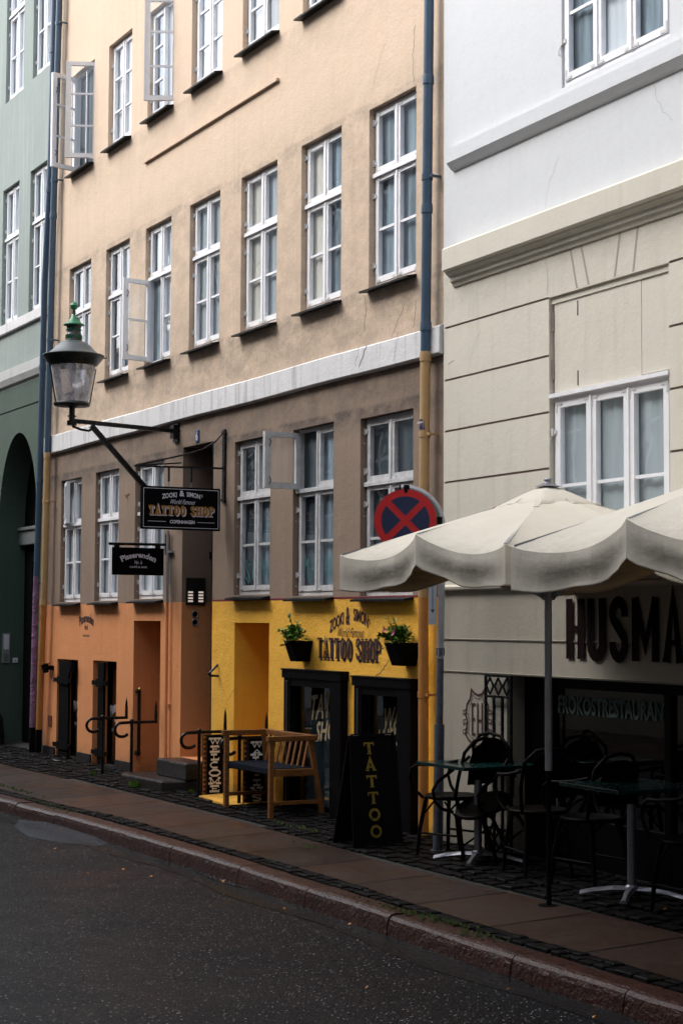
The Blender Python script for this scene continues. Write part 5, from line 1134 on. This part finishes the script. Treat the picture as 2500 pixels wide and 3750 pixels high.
# ------------------------------------------------------------------ bentwood chairs
def chair(label,grp='dark bentwood chairs around the cafe tables'):
    t=thing('bistro_chair',label,'chair',(0,0,0),group=grp)
    o=MB(); o.lathe([(.0,.452),(.17,.455),(.205,.462),(.215,.45),(.205,.432),(0,.430)],(0,0,0),22); o.build('seat',M['rattan'],t,world=False)
    for sx in (-1,1):
        o=MB(); o.tube([(.15,sx*.14,.44),(.185,sx*.175,.2),(.20,sx*.19,0)],[.017,.016,.013],8); o.build('leg',M['rattan'],t,world=False)
        o=MB(); o.tube([(-.14,sx*.13,.44),(-.19,sx*.155,.2),(-.235,sx*.175,0)],[.017,.016,.013],8); o.build('leg',M['rattan'],t,world=False)
        o=MB(); o.tube([(.13,sx*.20,.44),(.20,sx*.225,.50),(.235,sx*.235,.58),(.215,sx*.24,.66),(.15,sx*.245,.695),(.03,sx*.245,.70),(-.10,sx*.235,.715),(-.20,sx*.20,.74)],.013,8); o.build('armrest',M['rattan'],t,world=False)
        o=MB(); o.tube([(.17,sx*.16,.30),(.05,sx*.17,.42)],.008,6); o.tube([(-.17,sx*.145,.28),(-.05,sx*.17,.42)],.008,6); o.tube([(.19,sx*.18,.17),(-.2,sx*.16,.17)],.009,6); o.build('brace',M['rattan'],t,world=False)
    o=MB(); o.tube([(-.15,-.17,.45),(-.21,-.20,.62),(-.255,-.19,.80),(-.285,-.11,.885),(-.292,0,.905),(-.285,.11,.885),(-.255,.19,.80),(-.21,.20,.62),(-.15,.17,.45)],.014,8)
    o.build('back_frame',M['rattan'],t,world=False)
    o=MB(); vs=[]
    for i in range(9):
        f=i/8; y_=-.165+.33*f; cz=.86-.25*(2*f-1)**4*.5; vs+= [(-.262-.012*(1-(2*f-1)**2),y_,.56),(-.283-.012*(1-(2*f-1)**2),y_,cz)]
    o.add(vs,[(2*i,2*i+2,2*i+3,2*i+1) for i in range(8)],0,True); o.add([(a-.006,b,c) for a,b,c in vs],[(2*i+1,2*i+3,2*i+2,2*i) for i in range(8)],0,True); o.build('woven_back',M['rattan'],t,world=False)
    return t
c0=chair('dark bentwood armchair left of the nearest small table, in front of the yellow wall edge')
c0.location=(.78,-.42,gz(-.4)+.01); c0.rotation_euler=(0,0,rad(200))
spots_all=[((1.12,-.22,gz(-.3)+.01),(0,rad(24),rad(-78)),'dark bentwood chair tipped with its round back leaning on the small table'),
 ((1.72,-.42,.075),(0,0,rad(170)),'dark bentwood chair between the two tables, nearest the wall'),
 ((2.12,-.78,.06),(0,0,rad(200)),'dark bentwood chair between the two tables, nearest the kerb'),
 ((2.42,-.50,.07),(0,0,rad(15)),'dark bentwood chair pushed against the left side of the right hand table'),
 ((2.55,-.16,.08),(0,0,rad(-60)),'dark bentwood chair in the shade between wall and right hand table'),
 ((3.55,-.78,.06),(0,0,rad(150)),'dark bentwood chair partly cut by the right edge of the picture')]
spots=[spots_all[0],((1.88,-.40,.075),(0,0,rad(165)),'dark bentwood chair between the two tables, the left one of two'),
 ((2.46,-.36,.075),(0,0,rad(185)),'dark bentwood chair touching the left side of the right hand table'),
 ((3.72,-.50,.07),(0,0,rad(178)),'dark bentwood chair partly cut by the right edge of the picture')]
for lo,ro,lab in spots:
    c_=clone(c0); c_.location=lo; c_.rotation_euler=ro; c_['label']=lab
# ------------------------------------------------------------------ parasols
M['canvas']=None
def canvas():
    m,n,l,p=nodes('cream_canvas'); v=mapped(n,l); a=noise_tex(n,l,v,2.2,5,.6); b=noise_tex(n,l,mapped(n,l,(1,1,4)),5,6,.7)
    c=mixc(n,l,ramp(n,l,a,.35,.7,0,.5),(.84,.79,.68),(.70,.64,.53)); sx=n.new('ShaderNodeAttribute'); sx.attribute_name='grime'
    c=mixc(n,l,mth(n,l,'MULTIPLY',sx.outputs['Fac'],ramp(n,l,b,.3,.6,.2,.75)),c,(.12,.10,.08)); l.new(c,p.inputs['Base Color']); p.inputs['Roughness'].default_value=.8
    bumpn(n,l,p,mth(n,l,'ADD',noise_tex(n,l,mapped(n,l,(7,7,1.6)),1.3,4,.55),mth(n,l,'MULTIPLY',noise_tex(n,l,v,90,3,.6),.1)),.6,.02)
    tl=n.new('ShaderNodeBsdfTranslucent'); tl.inputs[0].default_value=(.42,.30,.10,1); mx=n.new('ShaderNodeMixShader'); mx.inputs[0].default_value=.25
    l.new(p.outputs[0],mx.inputs[1]); l.new(tl.outputs[0],mx.inputs[2]); l.new(mx.outputs[0],n['Material Output'].inputs[0]); return m
M['canvas']=canvas()
def parasol(cx,cy,h,z0,z1,za,label,polez):
    t=thing('parasol',label,'parasol',(cx,cy,polez),group='cream market parasols of the restaurant')
    # canopy: 8 ribs, cloth sags between the rib tips, valance hangs below
    tips=[(-1,-1),(0,-1),(1,-1),(1,0),(1,1),(0,1),(-1,1),(-1,0)]
    NS=16; NR=10; vs=[]; gr_=[]; fs=[]
    def edge(f):   # f in [0,8)
        k=int(f)%8; u=f-int(f); a=tips[k]; b=tips[(k+1)%8]; za_=z0 if (a[0]*a[1]) else z1; zb_=z0 if (b[0]*b[1]) else z1
        ex=a[0]+(b[0]-a[0])*u; ey=a[1]+(b[1]-a[1])*u; return ex*h,ey*h,za_+(zb_-za_)*u,u
    M_=8*NS
    rows=[]
    for r in range(NR+1):
        q=(r+.6)/(NR+.6)
        for k in range(M_):
            ex,ey,ez,u=edge(k/NS); bow=math.sin(math.pi*u); bow=bow**.7; s_=q*(1-.06*bow*q)
            x=cx+ex*s_; y=cy+ey*s_; z=za-(za-ez)*(q**1.02)-.085*bow*q**5; 
            vs.append((x,y,z)); gr_.append(.35*max(0,q-.9)*10*bow)
    rr_=NR
    VAL=[(.045,.10,.25),(.09,.10,.75),(.125,.45,1.),(.16,.45,.8),(.205,.65,.15),(.228,.65,.0),(.232,.65,.55),(.243,.7,.05)]
    for (dz,bl,gm) in VAL:
        for k in range(M_):
            ex,ey,ez,u=edge(k/NS); bow=math.sin(math.pi*u)**.7; s_=1-.06*bow; w_=math.hypot(ex,ey); nx,ny=((0,-1),(0,-1),(1,0),(1,0),(0,1),(0,1),(-1,0),(-1,0))[int(k/NS)]
            cn=abs(int(k/NS+.5)%2-0); tipf=.97 if cn==0 else .80; pl_=math.exp(-min(u,1-u)/.10); ob=.013*math.sin(u*6.283*2.3+int(k/NS)*1.7)*bow*(dz/.24)+(-.012 if dz>.18 else .009*math.sin(dz*22))*bow+.020*pl_*math.sin(min(u,1-u)*42)*(dz/.24); fold=.012*math.sin(u*math.pi*2.0+k*.2)*(dz/.25)
            vs.append((cx+ex*s_+nx*(ob+fold*0),cy+ey*s_+ny*(ob),ez-.085*bow-dz*(tipf+(.80-tipf)*bow)*(1+.05*bow*math.sin(u*9+k*.13)))); gr_.append(gm*bow**.6)
    nrow=NR+1+len(VAL)
    for r in range(nrow-1):
        for k in range(M_): fs.append((r*M_+k,r*M_+(k+1)%M_,(r+1)*M_+(k+1)%M_,(r+1)*M_+k))
    o=MB(); o.add(vs,fs,0,True); ob=o.build('canopy',M['canvas'],t)
    for e_ in ob.data.edges:
        p,q=e_.vertices
        if (p%M_==q%M_ and (p%M_)%NS==0 and min(p,q)//M_>=2) or (p//M_==q//M_==NR): e_.use_edge_sharp=True
    at=ob.data.attributes.new('grime','FLOAT','POINT'); at.data.foreach_set('value',gr_)
    s=ob.modifiers.new('cloth','SOLIDIFY'); s.thickness=.003; s.offset=0
    # vent cap on top with scalloped edge and straps
    vs=[];K=48
    for r,(q,dz) in enumerate(((.01,.055),(.10,.040),(.20,.016),(.255,-.004),(.27,-.03))):
        for k in range(K):
            ex,ey,ez,u=edge(k/(K/8)); wv=.018*math.sin(k*math.pi/3)*(r>=3)
            vs.append((cx+ex*q,cy+ey*q,za-(za-ez)*q+dz+wv))
    o=MB(); o.add(vs,[(r*K+k,r*K+(k+1)%K,(r+1)*K+(k+1)%K,(r+1)*K+k) for r in range(4) for k in range(K)],0,True); vc=o.build('vent_cap',M['canvas'],t); s=vc.modifiers.new('cloth','SOLIDIFY'); s.thickness=.003
    for k in range(8):
        ex,ey=tips[k]; ez=z0 if ex*ey else z1; p=lambda q,dz:Vector((cx+ex*h*q,cy+ey*h*q,za-(za-ez)*q+dz)); o=MB(); o.bar(p(.22,.02),p(.275,.0),.035,.003); o.bar(p(.275,.0),p(.31,.006),.035,.003); o.build('strap',M['canvas'],t)
        o=MB(); o.bar(p(.02,-.03),p(.985,-.012),.02,.03); o.build('rib',M['galv'],t)
        o=MB(); m_=p(.5,-.04); o.bar(Vector((cx,cy,2.02))+Vector((ex,ey,0)).normalized()*.04,m_,.014,.02); o.build('strut',M['galv'],t)
    o=MB(); o.lathe([(.085,.040),(.06,.05),(.035,.062),(.022,.07),(.022,.075),(.026,.077),(.026,.093),(.0,.094)],(cx,cy,za),18); o.build('finial',M['alu'],t)
    o=MB(); o.tube([(cx,cy,.9),(cx,cy,za)],.024,16); o.tube([(cx,cy,2.0),(cx,cy,2.07)],.045,16); o.build('pole',M['galv'],t)
    o=MB(); o.tube([(cx,cy,polez),(cx,cy,.92)],.016,14); o.tube([(cx,cy,polez-.01),(cx,cy,polez+.012)],.07,14); o.build('stand',M['blackmat'],t,bevel=.01)
    return t
parasol(2.87,-1.0,1.0,2.30,2.40,2.70,'cream parasol with silver finial beside the traffic sign, the farther of two',.03)
parasol(5.38,-1.3,1.0,2.26,2.36,2.72,'cream parasol cut by the right edge of the picture, the nearer of two',.02)
parasol(7.9,-1.35,1.0,2.26,2.36,2.72,'unseen cream parasol farther along the restaurant front, added to cut side light',.02)  # extra parasol out of view, added to block side light on the fascia
# ------------------------------------------------------------------ weeds, moss and fallen leaves
random.seed(21)
def weed(px,py,n,s,label,zz=.04):
    q=on(2,zz,px,py); o=MB()
    for k in range(n):
        a=random.uniform(0,6.28); r_=random.uniform(0,s*1.3); p=Vector((q.x+math.cos(a)*r_,q.y+math.sin(a)*r_*.5,gz(q.y))); d=Vector((random.uniform(-.6,.6),random.uniform(-.6,.6),1)).normalized(); L_=s*random.uniform(.4,1.); sd2=d.cross(Vector((1,.3,0))).normalized()*s*.09
        o.add([p-sd2*.4,p+sd2*.4,p+d*L_*.6+sd2,p+d*L_+Vector((random.uniform(-.02,.02),0,-.01)),p+d*L_*.6-sd2],[(0,1,2,3,4)],0)
    b_=o.build('weed_tuft',M['leaf']); tag(b_,label,'weed')
weed(500,2888,70,.10,'green weeds growing at the left corner of the stone steps'); weed(700,2915,45,.06,'small green weeds at the foot of the black rail'); weed(340,2845,40,.06,'small green weeds by the orange basement opening')
mo=MB()
for (px,py,n,sx) in ((40,2885,60,.5),(180,2945,50,.4),(1470,3330,70,.22),(1620,3365,60,.2),(1760,3418,30,.12),(560,2905,60,.3),(1085,3045,60,.25),(1130,3110,20,.12),(1700,3155,10,.05)):
    q=on(2,.02,px,py)
    for k in range(n):
        x=q.x+random.gauss(0,sx); y=q.y+random.gauss(0,.025); r_=random.uniform(.006,.016); z=gz(y)+.012
        mo.add([(x-r_,y,z-.01),(x,y-r_,z-.01),(x+r_,y,z-.01),(x,y+r_,z-.01),(x+.003,y,z+r_*.5)],[(0,1,4),(1,2,4),(2,3,4),(3,0,4)])
tag(mo.build('moss',M['moss']),kind='stuff')
lv=[(322,3200),(452,3186),(555,3212),(820,3228),(1282,3387),(1945,3590),(1862,3626),(2175,3728),(2220,3660),(1345,3620),(25,2968),(178,3014),(205,3110),(2435,3345),(1040,3330),(1910,3560)]
for i,(px,py) in enumerate(lv):
    on_walk=(px,py)==(2435,3345); z=.05 if on_walk else -.123; q=on(2,z,px,py); a=random.uniform(0,3.14); d=Vector((math.cos(a),math.sin(a),0)); s_=Vector((-d.y,d.x,0)); L_=random.uniform(.012,.024); zc=gz(q.y)+.015 if on_walk else -.122
    c_=Vector((q.x,q.y,zc)); o=MB(); o.add([c_-d*L_,c_-d*L_*.3+s_*L_*.45+Vector((0,0,.008)),c_+d*L_*.5+s_*L_*.35+Vector((0,0,.004)),c_+d*L_,c_+d*L_*.4-s_*L_*.4+Vector((0,0,.010)),c_-d*L_*.4-s_*L_*.4],[(0,1,5),(1,2,4,5),(2,3,4)])
    l_=o.build('fallen_leaf',M['orange_leaf']); tag(l_,'small orange fallen leaf on the pavement setts by the right table' if on_walk else 'small orange fallen leaf lying on the wet road','leaf','fallen orange leaves')
